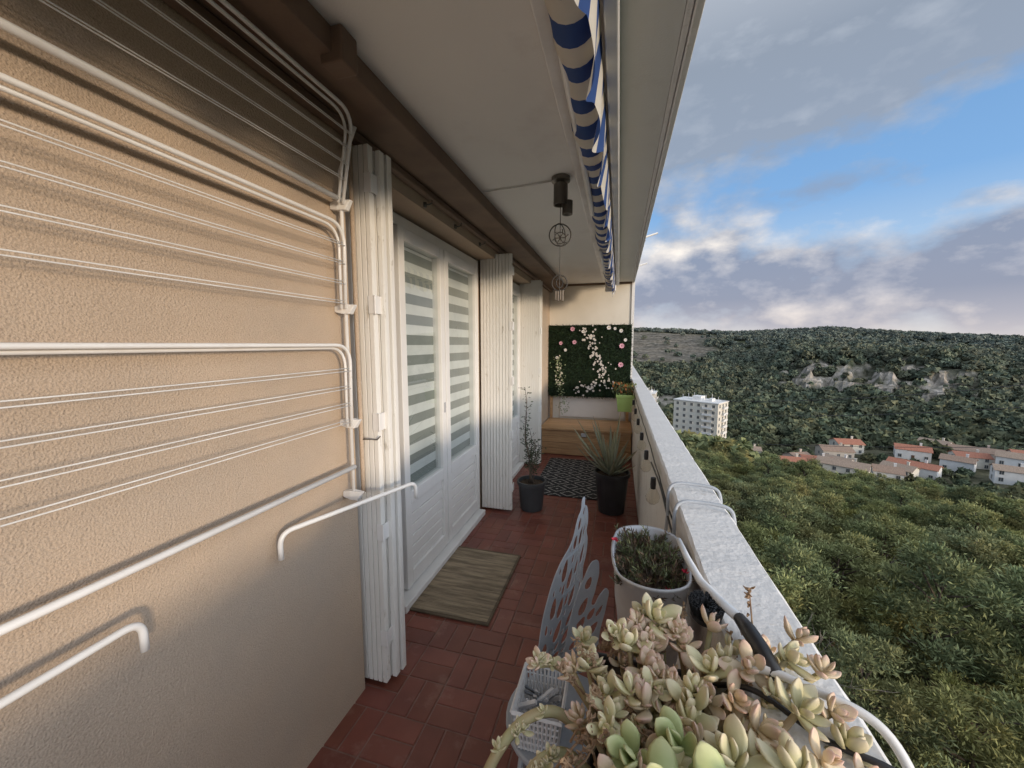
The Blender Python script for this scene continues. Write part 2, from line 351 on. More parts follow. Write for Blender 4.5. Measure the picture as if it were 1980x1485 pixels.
# ------------------------------------------------------------------ pines
def leafcloud(mb,c,rx,ry,rz,n,size,colf,shell=.55):
    P=rng.normal(size=(n,3)); P/=np.linalg.norm(P,axis=1)[:,None]
    rr=(shell+(1-shell)*rng.random(n))
    rr*=1+.22*np.sin(P[:,0]*7+c[0]*3)*np.cos(P[:,2]*6+c[1])+.18*rng.normal(size=n)
    Q=P*rr[:,None]*np.array([rx,ry,rz])
    A=P*.9+rng.normal(size=(n,3))*.55+np.array([0,0,.35]); A/=np.linalg.norm(A,axis=1)[:,None]
    Bv=np.cross(A,rng.normal(size=(n,3))); Bv/=np.linalg.norm(Bv,axis=1)[:,None]+1e-9
    sz=size*(.55+.9*rng.random(n))
    p=Q+np.array(c)
    a=A*sz[:,None]; b=Bv*(sz*.26)[:,None]
    V=np.stack([p-a*.5,p-b*.5,p+a*.55,p+b*.5],1).reshape(-1,3)
    o=len(mb.v)
    mb.v.extend(map(tuple,V.tolist()))
    idx=(np.arange(n*4).reshape(-1,4)+o).tolist(); mb.f.extend(map(tuple,idx))
    for i in range(n):
        col=colf(P[i],rr[i]); mb.c.extend([col]*4)
def pine_parts(seed,H=8.5,Rr=2.9,green=(.085,.115,.04),nc=27,per=520,size=.24):
    global rng
    rng=np.random.default_rng(seed); rnd=random.Random(seed)
    t=MB(); c=MB()
    lean=(rnd.uniform(-.5,.5),rnd.uniform(-.5,.5))
    path=[(lean[0]*k*k/16,lean[1]*k*k/16,H*.8*k/4) for k in range(5)]
    t.tube([(path[0][0],path[0][1],-1)]+path,[.22,.19,.16,.12,.08,.03],8)
    for i in range(nc):
        a=i*2.4+rnd.uniform(-.4,.4); hh=lerp(.34,.97,((i+.5)/nc)**.85)*H
        prof=math.sin(min(1,(1-hh/H)*1.25+.22)*math.pi/2)
        r=Rr*prof*rnd.uniform(.35,1.0)
        cx,cy,cz=lean[0]*hh/H+r*math.cos(a),lean[1]*hh/H+r*math.sin(a),hh
        k0=hh/H*.75; bz=max(1.2,cz-rnd.uniform(.8,1.6))
        t.tube([(lean[0]*k0*k0,lean[1]*k0*k0,bz),(cx*.6,cy*.6,cz-.4),(cx,cy,cz)],[.06,.04,.012],5)
        cr=rnd.uniform(.55,1.2)*(.75+.35*prof)
        tint=rnd.uniform(.86,1.18); yl=rnd.uniform(-.05,.35)
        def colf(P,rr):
            k=tint*(.70+.32*(P[2]*.5+.5)+.3*max(0,rr-.7))*rnd.uniform(.84,1.18)  # shading painted into leaf colour: clump tops and outside lighter, inside darker
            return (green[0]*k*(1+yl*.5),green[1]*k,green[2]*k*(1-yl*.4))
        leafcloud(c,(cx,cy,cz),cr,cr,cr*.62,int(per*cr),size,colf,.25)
    return t,c
variants=[]
for s,(H,Rr,g) in enumerate([(8.5,3.0,(.25,.285,.135)),(7.5,3.3,(.27,.30,.135)),(9.5,2.8,(.225,.265,.135)),(6.5,2.7,(.315,.335,.13)),(8,2.6,(.24,.275,.15))]):
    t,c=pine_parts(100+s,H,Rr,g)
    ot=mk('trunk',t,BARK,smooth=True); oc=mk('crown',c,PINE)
    variants.append((ot.data,oc.data)); bpy.data.objects.remove(ot); bpy.data.objects.remove(oc)
pr=random.Random(5); spots=[]
BARE=[(10.5,21,11),(19,36,11),(28,36,10)]
dd=12.5
while dd<175:
    step=3.4+dd*.012
    az=2.0
    while az<52:
        a=az+pr.uniform(-.4,.4)*math.degrees(step/dd); r=dd+pr.uniform(-.45,.45)*step
        X=r*math.sin(math.radians(a));Y=r*math.cos(math.radians(a))
        lim=lerp(172,120,ss(12,18,a))
        if X>4.2 and r<lim and (abs(X-40)>14 or abs(Y-205)>14) and pr.random()<.93 and not any(math.hypot(X-q[0],Y-q[1])<1.8 for q in BARE): spots.append((r,X,Y))
        az+=math.degrees(step/dd)
    dd+=step*.9
spots.sort()
near=spots[:290]; restspots=spots[290:]
for i,(r,X,Y) in enumerate(near):
    k=pr.choices([0,1,2,3,4],[3,3,2,3,2])[0]; s=pr.uniform(.70,1.12)
    if r<24: s*=.82
    e=thing('pine_tree','bushy green Aleppo pine on the slope below the balcony','tree',(X,Y,ground(X,Y)),'pine trees on the wooded slope')
    e.rotation_euler=(0,0,pr.uniform(0,6.28)); e.scale=(s*pr.uniform(1.0,1.2),s*pr.uniform(1.0,1.2),s*pr.uniform(.85,1.15))
    for nm,me in zip(('trunk','crown'),variants[k]):
        o=bpy.data.objects.new(nm,me); scene.collection.objects.link(o); o.parent=e
def farwood(name,pts,label,ntri,colbase,tri=.30):
    r=np.random.default_rng(11); n=len(pts)
    P=np.array([p[:3] for p in pts]); S=np.array([p[3] for p in pts])
    D=r.normal(size=(n,ntri,3)); D[:,:,2]=np.abs(D[:,:,2])*1.0-.25; D/=np.linalg.norm(D,axis=2)[:,:,None]
    lob=1+.25*np.sin(D[:,:,0]*5+r.random((n,1))*6)*np.cos(D[:,:,1]*5)
    rad=lob*(.75+.3*r.random((n,ntri)))
    C=P[:,None,:]+D*rad[:,:,None]*(S[:,None,None]*np.array([1,1,.95]))+np.array([0,0,1])*S[:,None,None]*.9
    A=r.normal(size=(n,ntri,3)); A/=np.linalg.norm(A,axis=2)[:,:,None]
    B=np.cross(A,D+.5*r.normal(size=(n,ntri,3))); B/=np.linalg.norm(B,axis=2)[:,:,None]+1e-9
    sz=(S[:,None]*(tri+.8*tri*r.random((n,ntri))))[:,:,None]
    V=np.stack([C-A*sz-B*sz*.6,C+A*sz-B*sz*.5,C+B*sz],2).reshape(-1,3)
    tint=(.75+.5*r.random((n,1)))*(.65+.45*(D[:,:,2]*.5+.5))*(.85+.3*r.random((n,ntri)))  # random tone, with shading painted in: crown tops lighter than undersides
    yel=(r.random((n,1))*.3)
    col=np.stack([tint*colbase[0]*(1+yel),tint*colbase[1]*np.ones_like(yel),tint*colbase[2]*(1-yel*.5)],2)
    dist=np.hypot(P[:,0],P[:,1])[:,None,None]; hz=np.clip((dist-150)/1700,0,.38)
    col=col*(1-hz)+np.array([.26,.30,.35])*hz  # aerial haze painted into the crown colours, stronger with distance
    col=np.repeat(col.reshape(-1,3),3,axis=0)
    me=bpy.data.meshes.new(name); nv=len(V); nf=nv//3
    me.vertices.add(nv); me.vertices.foreach_set('co',V.astype(np.float32).ravel())
    me.loops.add(nv); me.loops.foreach_set('vertex_index',np.arange(nv,dtype=np.int32))
    me.polygons.add(nf); me.polygons.foreach_set('loop_start',np.arange(0,nv,3,dtype=np.int32)); me.polygons.foreach_set('loop_total',np.full(nf,3,dtype=np.int32))
    me.update(calc_edges=True)
    ca=me.color_attributes.new('Col','FLOAT_COLOR','POINT'); c4=np.ones((nv,4),dtype=np.float32); c4[:,:3]=col; ca.data.foreach_set('color',c4.ravel())
    me.materials.append(FARP); o=bpy.data.objects.new(name,me); scene.collection.objects.link(o)
    tag(o,label,'trees',kind='stuff'); return o
mid=[]
for r,X,Y in restspots:
    a=math.degrees(math.atan2(X,Y)); s=pr.uniform(2.2,3.3)
    if a<16 and r>125: s=pr.uniform(3.8,5.4)
    mid.append((X,Y,ground(X,Y),s))
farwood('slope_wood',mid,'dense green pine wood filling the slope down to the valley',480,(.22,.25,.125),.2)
HOUSES=[(66,170,8,6,4.5,.3),(84,172,15,8,5.5,-.12),(92,196,11,8,6,.4),(98,172,8,8,5.5,.1),(113,184,14,7,4.5,-.2),(152,213,16,8,5.5,.15),(138,178,9,7,5,.2),(146,226,10,7,5.5,-.3),(76,190,8,7,4.5,.8),(126,207,11,8,4.5,.1),(60,198,8,6,4.5,.2),(104,212,10,8,5,.5),
 (79,181,10,7,5,.2),(105,178,9,7,5.2,-.3),(151,192,12,8,6.5,0),(164,204,12,8,6,.3),(132,192,9,7,4.8,-.1),(141,200,10,7,5,.4),(88,184,9,6,5,-.4)]
pts=[]
tries=0
while len(pts)<8400 and tries<70000:
    tries+=1
    a=pr.uniform(-1,48); u_=pr.random(); r=math.sqrt(lerp(150**2,880**2,u_))
    if pr.random()<.28: r=pr.uniform(150,480)
    X=r*math.sin(math.radians(a));Y=r*math.cos(math.radians(a))
    rkm=rockmask(X,Y)
    if rkm>.3 and pr.random()<.88: continue
    if fieldmask(X,Y)>.25 and pr.random()<.98: continue
    if r<285 and (pr.random()<.25): continue
    if any(abs(X-hx)<hw*.5+2.5 and abs(Y-hy)<hw*.35+3.5 for hx,hy,hw,_,_,_ in HOUSES): continue
    if abs(X-40)<17 and abs(Y-208)<14: continue
    if abs(X-15)<12 and abs(Y-240)<12: continue
    if fnoise(X,Y,35,8)<-.55 and pr.random()<.8: continue
    if r<250:
        if a>14:
            s=pr.uniform(1.3,2.4)
            if r<185 and pr.random()<.3: continue
        else: s=pr.uniform(2,3.6)
    else: s=pr.uniform(2.0,4.2)
    if rkm>.2: s*=.5
    pts.append((X,Y,ground(X,Y)-.4,s))
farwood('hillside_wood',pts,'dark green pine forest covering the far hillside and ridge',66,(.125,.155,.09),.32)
def bare(X,Y,H,seed):
    rr=random.Random(seed); m=MB(); z0=ground(X,Y); base=Vector((X,Y,z0))
    def br(p,dv,ln,r,dep):
        path=[p];q=p.copy();dq=dv.copy()
        for i in range(4):
            dq=(dq+Vector((rr.uniform(-.25,.25),rr.uniform(-.25,.25),rr.uniform(-.1,.2)))).normalized(); q=q+dq*ln/4; path.append(q.copy())
        m.tube(path,[r,r*.85,r*.7,r*.5,r*.3],5)
        if dep>0:
            for i in range(rr.randint(3,4)):
                k=rr.randint(2,4); nd=(dq+Vector((rr.uniform(-1,1),rr.uniform(-1,1),rr.uniform(-.2,.6)))).normalized()
                br(path[k],nd,ln*rr.uniform(.4,.55),r*.5,dep-1)
    br(base,Vector((0,0,1)),H*.52,.08,3)
    e=thing('bare_tree','leafless grey-brown tree standing among the pines','tree',base,'bare trees among the pines')
    part(e,'branches',m,DEADW,smooth=True)
for i,(X,Y,H) in enumerate(BARE): bare(X,Y,H,50+i)
# ------------------------------------------------------------------ distant buildings
PLAST=[M('render_'+n,c,tuple(q*.9 for q in c),scale=.6,rough=.9) for n,c in (('cream',(.70,.65,.56)),('white',(.78,.76,.73)),('stone',(.50,.45,.39)),('pink',(.64,.52,.44)))]
RT=[M('roof_tile_'+n,c,tuple(q*.7 for q in c),scale=1.5,rough=.85,stretch=(4,.6,1),bump=.05,bscale=4) for n,c in (('red',(.48,.20,.125)),('brown',(.38,.26,.19)),('tan',(.42,.31,.23)))]
WIN=M('dark_window',(.05,.06,.07),(.08,.09,.1),rough=.15); SHUT=M('window_surround',(.55,.52,.47),rough=.6); DOORM=M('house_door',(.14,.07,.04),rough=.6)
m=MB(); m.box(-.5,.5,-.03,.02,-.65,.65); o=mk('window',m,WIN); wm=o.data; bpy.data.objects.remove(o)
fm=MB()
for a in ((-.62,-.5,-.77,.77),(.5,.62,-.77,.77),(-.5,.5,.65,.77),(-.5,.5,-.77,-.65),(-.04,.04,-.65,.65)): fm.box(a[0],a[1],-.07,.02,a[2],a[3])
fo=mk('frame',fm,SHUT); fmd=fo.data; bpy.data.objects.remove(fo)
def addwin(e,x,y,z,rz,sx=1,sz=1):
    o=bpy.data.objects.new('window',wm); scene.collection.objects.link(o); o.parent=e; o.location=(x,y,z); o.rotation_euler=(0,0,rz); o.scale=(sx,1,sz)
    f=bpy.data.objects.new('frame',fmd); scene.collection.objects.link(f); f.parent=o
labs=['small house with a red tiled roof among trees in the valley','long cream house with a tan tiled roof in the valley','stone house with a brown tiled roof behind the others','white rendered house with a small tiled roof','low house with a bright red tiled roof','long house with brown tiled roof at the foot of the hill','white house with pale roof beside the pines','cream house with tan roof near the hill foot','small pink house beside the wood','white low house with red roof','small cream house with tan roof','cream house with red roof below the quarry',
 'white house with red tiled roof in the village cluster','cream house with tan tiled roof in the village cluster','tall white house with pale tiled roof beside pines','pink house with red tiled roof near the hill','small white house with brown tiled roof','cream village house with red tiled roof','narrow white village house with tan roof']
for i,(X,Y,wd,dp,hh,rz) in enumerate(HOUSES):
    z0=ground(X,Y)-.3; e=thing('house',labs[i],'house',(X,Y,z0)); e.rotation_euler=(0,0,-math.atan2(X,Y)+rz)
    pm=PLAST[[0,0,2,1,1,3,1,0,3,1,0,0,1,0,1,3,1,0,1][i]]; rm=RT[[0,2,1,1,0,1,2,2,1,0,2,0,0,2,2,0,1,0,2][i]]
    m=MB(); a,b=wd/2,dp/2; rh=dp*.19
    m.box(-a,a,-b,b,-2,hh)
    m.add([(-a,-b,hh),(-a,b,hh),(-a,0,hh+rh),(a,-b,hh),(a,b,hh),(a,0,hh+rh)],[(0,2,1),(3,4,5)])
    mk('wall',m,pm,parent=e)
    m=MB(); q=.4;t=.18
    for s in (-1,1):
        y1=s*(b+q); zl=hh-q*rh/b
        m.add([(-a-q,y1,zl+.03),(a+q,y1,zl+.03),(a+q,0,hh+rh+.03),(-a-q,0,hh+rh+.03),(-a-q,y1,zl+t),(a+q,y1,zl+t),(a+q,0,hh+rh+t),(-a-q,0,hh+rh+t)],[(0,1,2,3),(4,7,6,5),(0,4,5,1),(1,5,6,2),(3,2,6,7),(0,3,7,4)])
    ro=mk('roof',m,rm,parent=e)
    m=MB(); m.box(a*.4,a*.4+.7,.4,1.0,hh,hh+rh+1.1); m.box(a*.4-.08,a*.4+.78,.32,1.08,hh+rh+1.1,hh+rh+1.25); mk('chimney',m,pm,parent=ro)
    nw=max(2,int(wd/3.2)); fl=2 if hh>4.9 else 1
    for k in range(nw):
        for f in range(fl):
            xx=lerp(-a+1.5,a-1.5,k/(nw-1))
            if f==0 and k==nw//2:
                m=MB(); m.box(-.5,.5,-.06,.02,0,2.1); dr=mk('door',m,DOORM,parent=e); dr.location=(xx,-b-.003,.3); continue
            addwin(e,xx,-b-.003,1.7+f*2.5,0)
    for f in range(fl): addwin(e,-a-.003,0,1.7+f*2.5,-math.pi/2)
def block(X,Y,wd,dp,hh,rz,nf,label):
    z0=ground(X,Y)-.3; e=thing('apartment_block',label,'apartment block',(X,Y,z0)); e.rotation_euler=(0,0,rz)
    a,b=wd/2,dp/2; m=MB(); m.box(-a,a,-b,b,-2,hh); mk('wall',m,PLAST[0],parent=e)
    m=MB(); m.box(-a-.3,a+.3,-b-.3,b+.3,hh,hh+.45); m.box(-a*.3,a*.1,-b*.4,b*.4,hh+.45,hh+2.4); m.box(a*.45,a*.6,-b*.4,b*.2,hh+.45,hh+1.8)
    for k in range(7): m.box(-a*.85+k*a*.27,-a*.85+k*a*.27+.15,-.1,.05,hh+.45,hh+2.6+.6*(k%3))
    mk('roof',m,PLAST[1],parent=e)
    fh=hh/nf
    for f in range(nf):
        for k in range(int(wd/3.4)): addwin(e,-a+2+k*3.4,-b-.003,f*fh+fh*.55,0,1.1,1.0)
        for k in range(int(dp/4)): addwin(e,a+.003,-b+2.2+k*4,f*fh+fh*.55,math.pi/2,1.3,1.1)
        m=MB(); m.box(a*.35,a*.35+4.6,-b-1.3,-b-.01,f*fh+.1,f*fh+.25); m.box(a*.35,a*.35+4.6,-b-1.3,-b-1.2,f*fh+.25,f*fh+1.15); m.box(a*.35,a*.35+.1,-b-1.2,-b-.01,f*fh+.25,f*fh+1.15)
        mk('balcony',m,PLAST[1],parent=e)
        m=MB(); m.box(a+.01,a+1.2,-b*.3,b*.5,f*fh+.1,f*fh+.25); m.box(a+1.1,a+1.2,-b*.3,b*.5,f*fh+.25,f*fh+1.1); mk('balcony',m,PLAST[1],parent=e)
block(40,208,21,13,24,math.radians(-32),8,'cream multi-storey apartment block with balconies rising above the trees')
block(17,243,10,14,23.5,math.radians(-10),7,'pale apartment block partly hidden by the balcony')
CABLE=M('black_cable',(.06,.06,.06),rough=.5)
def ray(px,py):
    a=(px-990)/743;b=(742.5-py)/743
    return F+R*a+U*b
for (p0,p1,t0,t1,sag,rd) in [((1395,775),(2150,725),185,105,2.5,.10),((1400,802),(2150,775),185,105,2,.10),((1440,857),(2150,862),170,100,1,.08)]:
    A=ray(*p0)*t0;B=ray(*p1)*t1
    path=[]
    for k in range(25):
        s=k/24; q=A.lerp(B,s); q.z+=CZ-sag*4*s*(1-s); path.append(q)
    m=MB(); m.tube(path,rd,4); o=mk('power_line',m,CABLE,base=tuple(path[0])); tag(o,'thin dark overhead cable sagging across the valley','power line','overhead cables')
# ------------------------------------------------------------------ balcony shell
e=thing('apartment_wall','tan roughcast stucco apartment wall along the balcony','wall',(-1.2,2,0))
m=MB()
YS=-2.0;YE=5.86
for (y0,y1,z0,z1,x1) in [(YS,1.31,-18,2.22,-1.03),(3.24,3.44,0,2.22,-1.03),(4.60,YE+4,-18,2.22,-1.03),(YS,YE+4,2.22,2.6,-1.03),(1.31,1.76,0.0,2.22,-1.185),(1.31,3.24,-18,-.02,-1.03),(3.44,4.6,-18,-.02,-1.03),(3.14,3.24,0,2.22,-1.185)]:
    m.box(-1.5,x1,y0,y1,z0,z1)
part(e,'wall_face',m,STUCCO)
m=MB(); m.box(-1.028,-.80,YS,YE-.002,2.315,2.388); m.box(-.84,-.765,.99,1.06,2.29,2.386); part(e,'lintel_beam',m,BROWN,bevel=.006)
m=MB(); m.box(-1.027,-.985,YS,YE-.003,2.275,2.312); part(e,'moulding',m,BROWN,bevel=.01)
m=MB(); m.tube([(-.99,1.30,2.31),(-.99,1.30,1.0),(-.99,1.30,.9)],.008,8); part(e,'conduit',m,STUCCO,smooth=True)
e=thing('balcony_slab','white painted concrete ceiling slab with drip edge above the balcony','ceiling',(-.4,2,2.39))
m=MB(); m.box(-1.5,.145,YS,YE+4,2.39,2.60); part(e,'ceiling_panel',m,CEIL)
m=MB(); m.box(.147,.165,YS,YE+4,2.386,2.60); m.box(.168,.19,YS,YE+4,2.374,2.62); part(e,'drip_edge',m,PARA,bevel=.003)
e=thing('balcony_parapet','white parapet wall with peeling painted coping along the balcony','parapet',(.26,2,0))
m=MB(); m.box(.20,.322,YS,YE+4,-.3,.95); part(e,'parapet_wall',m,PARAIN)
m=MB()
yy=np.arange(YS,YE+4,.05); prof=[(.19,.952),(.19,.992),(.197,1.0),(.325,1.0),(.334,.99),(.334,.952)]
rr=random.Random(3); vs=[];fs=[]
for yv in yy:
    for k,(px,pz) in enumerate(prof):
        j=.0018; vs.append((px+rr.uniform(-j,j),yv,pz+rr.uniform(-j*.6,j*.6)))
n=len(prof)
for i in range(len(yy)-1):
    for k in range(n): fs.append((i*n+k,(i+1)*n+k,(i+1)*n+(k+1)%n,i*n+(k+1)%n))
m.add(vs,fs); part(e,'coping',m,PARA)
e=thing('partition_wall','cream painted partition closing the far end of the balcony','wall',(-.4,YE,0))
m=MB(); m.box(-1.029,.155,YE,YE+.1,-.2,2.389); part(e,'wall_panel',m,PART)
m=MB(); m.box(.156,.196,YE-.02,YE+.11,.0,2.388); part(e,'edge_post',m,PARA)
m=MB(); m.box(-1.028,.155,YE-.015,YE-.001,2.36,2.388); part(e,'top_trim',m,BROWN)
m=MB(); m.box(-.85,.10,YE-.02,YE-.002,.40,.74); part(e,'white_panel',m,WHITE)
for k,q in enumerate((3.7,5.0)):
    m=MB(); m.tube([(.191,q,2.44),(.30,q,2.47)],.008,8); m.box(.19,.20,q-.03,q+.03,2.41,2.47); o=mk('awning_bracket',m,WHITE,base=(.191,q,2.44)); tag(o,'small white metal bracket sticking out from the slab edge','bracket','slab edge brackets')
m=MB(); m.box(-1.49,.199,YS,YE+.001,-.2,-.004); o=mk('floor_slab',m,GROUT); tag(o,'mortar bed under the tiled balcony floor','floor',kind='structure')
m=MB(); rr=random.Random(9); g=.0026; bvl=.0025
def tile(x0,x1,y0,y1):
    k=rr.uniform(.87,1.13); c=(k*rr.uniform(.97,1.04),k,k*rr.uniform(.94,1.06)); dz=rr.uniform(-.0006,.0006)
    x0+=g;x1-=g;y0+=g;y1-=g
    vs=[(x0,y0,-.004),(x1,y0,-.004),(x1,y1,-.004),(x0,y1,-.004),(x0+bvl,y0+bvl,dz),(x1-bvl,y0+bvl,dz),(x1-bvl,y1-bvl,dz),(x0+bvl,y1-bvl,dz)]
    m.add(vs,[(4,5,6,7),(0,1,5,4),(1,2,6,5),(2,3,7,6),(3,0,4,7)],c)
B=.18; nx=9; x_0=.199-B*9
for i in range(nx):
    for j in range(int((YE-YS)/B)+1):
        X=x_0+i*B;Y=YS+j*B; Y1=min(Y+B,YE)
        if Y1-Y<.03: continue
        if (i+j)%2: tile(X,X+B/2,Y,Y1);tile(X+B/2,X+B,Y,Y1)
        else:
            if Y+B/2<Y1: tile(X,X+B,Y,Y+B/2);tile(X,X+B,Y+B/2,Y1)
            else: tile(X,X+B,Y,Y1)
o=mk('balcony_floor',m,TILE); tag(o,'terracotta red tiles laid in a basket weave pattern','floor',kind='structure')
# ------------------------------------------------------------------ doors
def glazed(y0,y1,yl,label):
    e=thing('glazed_door',label,'door',(-1.2,(y0+y1)/2,0))
    m=MB(); xf0,xf1=-1.25,-1.17
    m.box(xf0,xf1,y0,y0+.05,.0,2.20); m.box(xf0,xf1,y1-.05,y1,.0,2.20); m.box(xf0,xf1,y0+.05,y1-.05,2.14,2.20); m.box(xf0,-1.10,y0+.05,y1-.05,.001,.045)
    part(e,'frame',m,WHITE,bevel=.004)
    base=tuple(e.location)
    for (a,b) in yl:
        m=MB(); x0,x1=-1.225,-1.155; zt=2.135;zb=.06; st=.06
        m.box(x0,x1,a,a+st,zb,zt); m.box(x0,x1,b-st,b,zb,zt); m.box(x0,x1,a+st,b-st,zt-.07,zt); m.box(x0,x1,a+st,b-st,zb,zb+.09); m.box(x0,x1,a+st,b-st,.56,.64)
        nb=6
        for k in range(nb):
            z0=zb+.093+k*(.56-zb-.096)/nb; m.box(x0+.015,x1-.016,a+st,b-st,z0,z0+(.56-zb-.096)/nb-.005)
        lf=part(e,'leaf',m,WHITE,bevel=.004)
        g_=MB(); xg=-1.178; g_.add([(xg,a+st-.004,.636),(xg,b-st+.004,.636),(xg,b-st+.004,zt-.066),(xg,a+st-.004,zt-.066)],[(0,1,2,3)]); mk('glass_pane',g_,PANE,parent=lf,base=base)
        if (a,b)==yl[0]:
            h_=MB(); h_.box(-1.154,-1.149,b-.04,b-.022,1.03,1.10); h_.lathe((-1.149,b-.031,1.065),[(0,-.006),(.006,-.006),(.006,.006),(0,.006)],8); mk('lock_plate',h_,ZINC,parent=lf,base=base)
    for (a,b) in yl:
        m=MB(); m.box(-1.216,-1.214,a+.062,b-.062,.645,2.062)
        bo=mk('roller_blind',m,BLIND,base=(-1.215,(a+b)/2,0)); tag(bo,'white and grey striped day-night roller blind behind door glass','blind','striped roller blinds')
    m=MB(); m.box(-1.49,-1.30,y0,y1,.0,2.2); o=mk('room_dark_block',m,BLACKP,base=(-1.4,y0,0)); o['kind']='structure'; o['label']='solid black block painted as the darkness of the room behind the blinds'; o['category']='room'  # black block stands in for the shade of the unlit room
glazed(1.72,3.14,[(1.885,2.445),(2.455,3.085)],'white two-leaf glazed balcony door with boarded lower panels')
glazed(3.46,4.58,[(3.515,4.015),(4.025,4.525)],'white glazed window door between folded shutters')
def shutter(y,xs,label):
    e=thing('folding_shutter',label,'shutter',(-1.02,y,0))
    for k,(xa,xb) in enumerate(xs):
        m=MB(); ya=y+k*.040; yb=ya+.030; nb=10; wv=(xb-xa)/nb
        for q in range(nb): m.box(xa+q*wv+.0022,xa+(q+1)*wv-.0022,ya,yb,.025,2.255-(.008 if k else 0))
        m.box(xa+.001,xb-.001,ya+.006,yb-.006,.03,2.242)
        part(e,'leaf',m,OLDWHITE,bevel=.0012)
    x1=xs[0][1]
    for z in (.2,.68,1.15,1.62,2.08):
        m=MB()
        m.box(x1-.022,x1+.004,y-.0035,y-.0005,z,z+.07)
        m.box(x1+.0045,x1+.0075,y-.003,y+.05,z,z+.07)
        m.tube([(x1+.008,y-.003,z-.003),(x1+.008,y-.003,z+.073)],.0042,8)
        part(e,'hinge',m,WHITE,bevel=.0006)
shutter(1.335,[(-1.17,-.935),(-1.165,-.912),(-1.165,-.905)],'weathered white boarded folding shutter, peeling, folded beside the door')
shutter(3.175,[(-1.165,-.882),(-1.165,-.895)],'white folded shutter with paint peeling at the bottom')
shutter(4.55,[(-1.17,-.91),(-1.165,-.90)],'white folded shutter near the far end of the balcony')
for q in (1.95,2.35,2.8):
    m=MB(); m.tube([(-1.03,q,2.245),(-1.0,q,2.245),(-.985,q,2.25),(-.985,q,2.265)],.004,6); m.lathe((-1.028,q,2.245),[(.0,-.012),(.012,-.012),(.012,.012),(0,.012)],8); o=mk('wall_hook',m,LAMPM,base=(-1.03,q,2.245),smooth=True); tag(o,'small metal hook screwed above the door','hook','hooks above the door')
m=MB(); m.tube([(-.985,1.30,1.12),(-.95,1.31,1.12),(-.935,1.325,1.115),(-.92,1.325,1.13)],.003,6); o=mk('shutter_latch',m,LAMPM,base=(-.985,1.30,1.12),smooth=True); tag(o,'small hooked metal latch holding the shutter','latch')
# ------------------------------------------------------------------ drying rack
e=thing('wall_drying_rack','white tubular wall drying rack with folded line panels','drying rack',(-.98,.4,.9))
def arc(pts,rad=.06,n=7):
    P=[Vector(p) for p in pts]; out=[P[0]]
    for i in range(1,len(P)-1):
        a=(P[i-1]-P[i]);b=(P[i+1]-P[i]); r=min(rad,a.length*.49,b.length*.49); a.normalize();b.normalize()
        A=P[i]+a*r;Bq=P[i]+b*r
        for k in range(n+1):
            t=k/n; out.append(A*(1-t)**2+P[i]*2*t*(1-t)+Bq*t*t)
    out.append(P[-1]); return out
def Zc(z): return z+CZ
for yp in (1.235,-.45):
    m=MB(); m.tube([(-.985,yp,Zc(-.60)),(-.985,yp,Zc(.62)),(-.965,yp,Zc(.66)),(-.915,yp,Zc(.76))],.0068,10)
    part(e,'post',m,METALW,smooth=True)
for yp in (1.235,-.45):
    for zz in (.50,.13,-.30,-.585):
        m=MB(); z_=Zc(zz)
        m.add([(-1.029,yp-.009,z_-.011),(-.994,yp-.013,z_-.019),(-.962,yp-.013,z_-.019),(-.962,yp+.013,z_-.019),(-.994,yp+.013,z_-.019),(-1.029,yp+.009,z_-.011),
               (-1.029,yp-.009,z_+.011),(-.994,yp-.013,z_+.019),(-.940,yp-.009,z_+.015),(-.940,yp+.009,z_+.015),(-.994,yp+.013,z_+.019),(-1.029,yp+.009,z_+.011)],
              [(5,4,3,2,1,0),(6,7,8,9,10,11),(0,1,7,6),(1,2,8,7),(2,3,9,8),(3,4,10,9),(4,5,11,10),(5,0,6,11)])
        part(e,'bracket',m,METALW,bevel=.003)
panels=[((-.905,.79),(-.968,.52),[.73,.685,.635,.585]),((-.962,.425),(-.975,.15),[.362,.298,.228,.158]),((-.958,-.003),(-.972,-.29),[-.088,-.153,-.218,-.282])]
for (xt,zt),(xb,zb),ls in panels:
    m=MB()
    for off in (0,.017):
        r=.0062 if off==0 else .005
        p=arc([(xb+off*0,-.43,Zc(zb)-.02),(xt-off,-.43,Zc(zt-off*.6)),(xt-off,1.215-off*.5,Zc(zt-off*.6)),(xb-off*.3,1.222-off,Zc(zb)-.02)],.075)
        m.tube(p,r,10)
    part(e,'rack_frame',m,METALW,smooth=True)
    m=MB()
    for z in ls:
        t=(z-zb)/(zt-zb); X=lerp(xb,xt,t)
        for k,dz in enumerate((0,-.010)):
            pts_=[(X+.006*k,-.42+i*(1.632/10),Zc(z+dz)-.004*math.sin(math.pi*i/10)) for i in range(11)]
            m.tube(pts_,.0016,6)
    part(e,'line_set',m,WIREW,smooth=True)
m=MB(); m.tube([(-.975,-.45,Zc(.515)),(-.975,1.235,Zc(.515))],.009,10); part(e,'top_bar',m,METALW,smooth=True)
m=MB(); m.tube([(-.975,-.45,Zc(-.472)),(-.975,1.235,Zc(-.472))],.0088,10); part(e,'bottom_bar',m,METALW,smooth=True)
for (A,Bq) in (((-1.0,.905),(-.82,1.42)),((-.94,-.25),(-.965,.525))):
    z=Zc(-.585)
    m=MB(); m.tube(arc([(A[0],A[1],z-.085),(A[0],A[1],z),(Bq[0],Bq[1],z),(Bq[0],Bq[1],z-.07)],.045),.0080,10)
    part(e,'swing_arm',m,METALW,smooth=True)
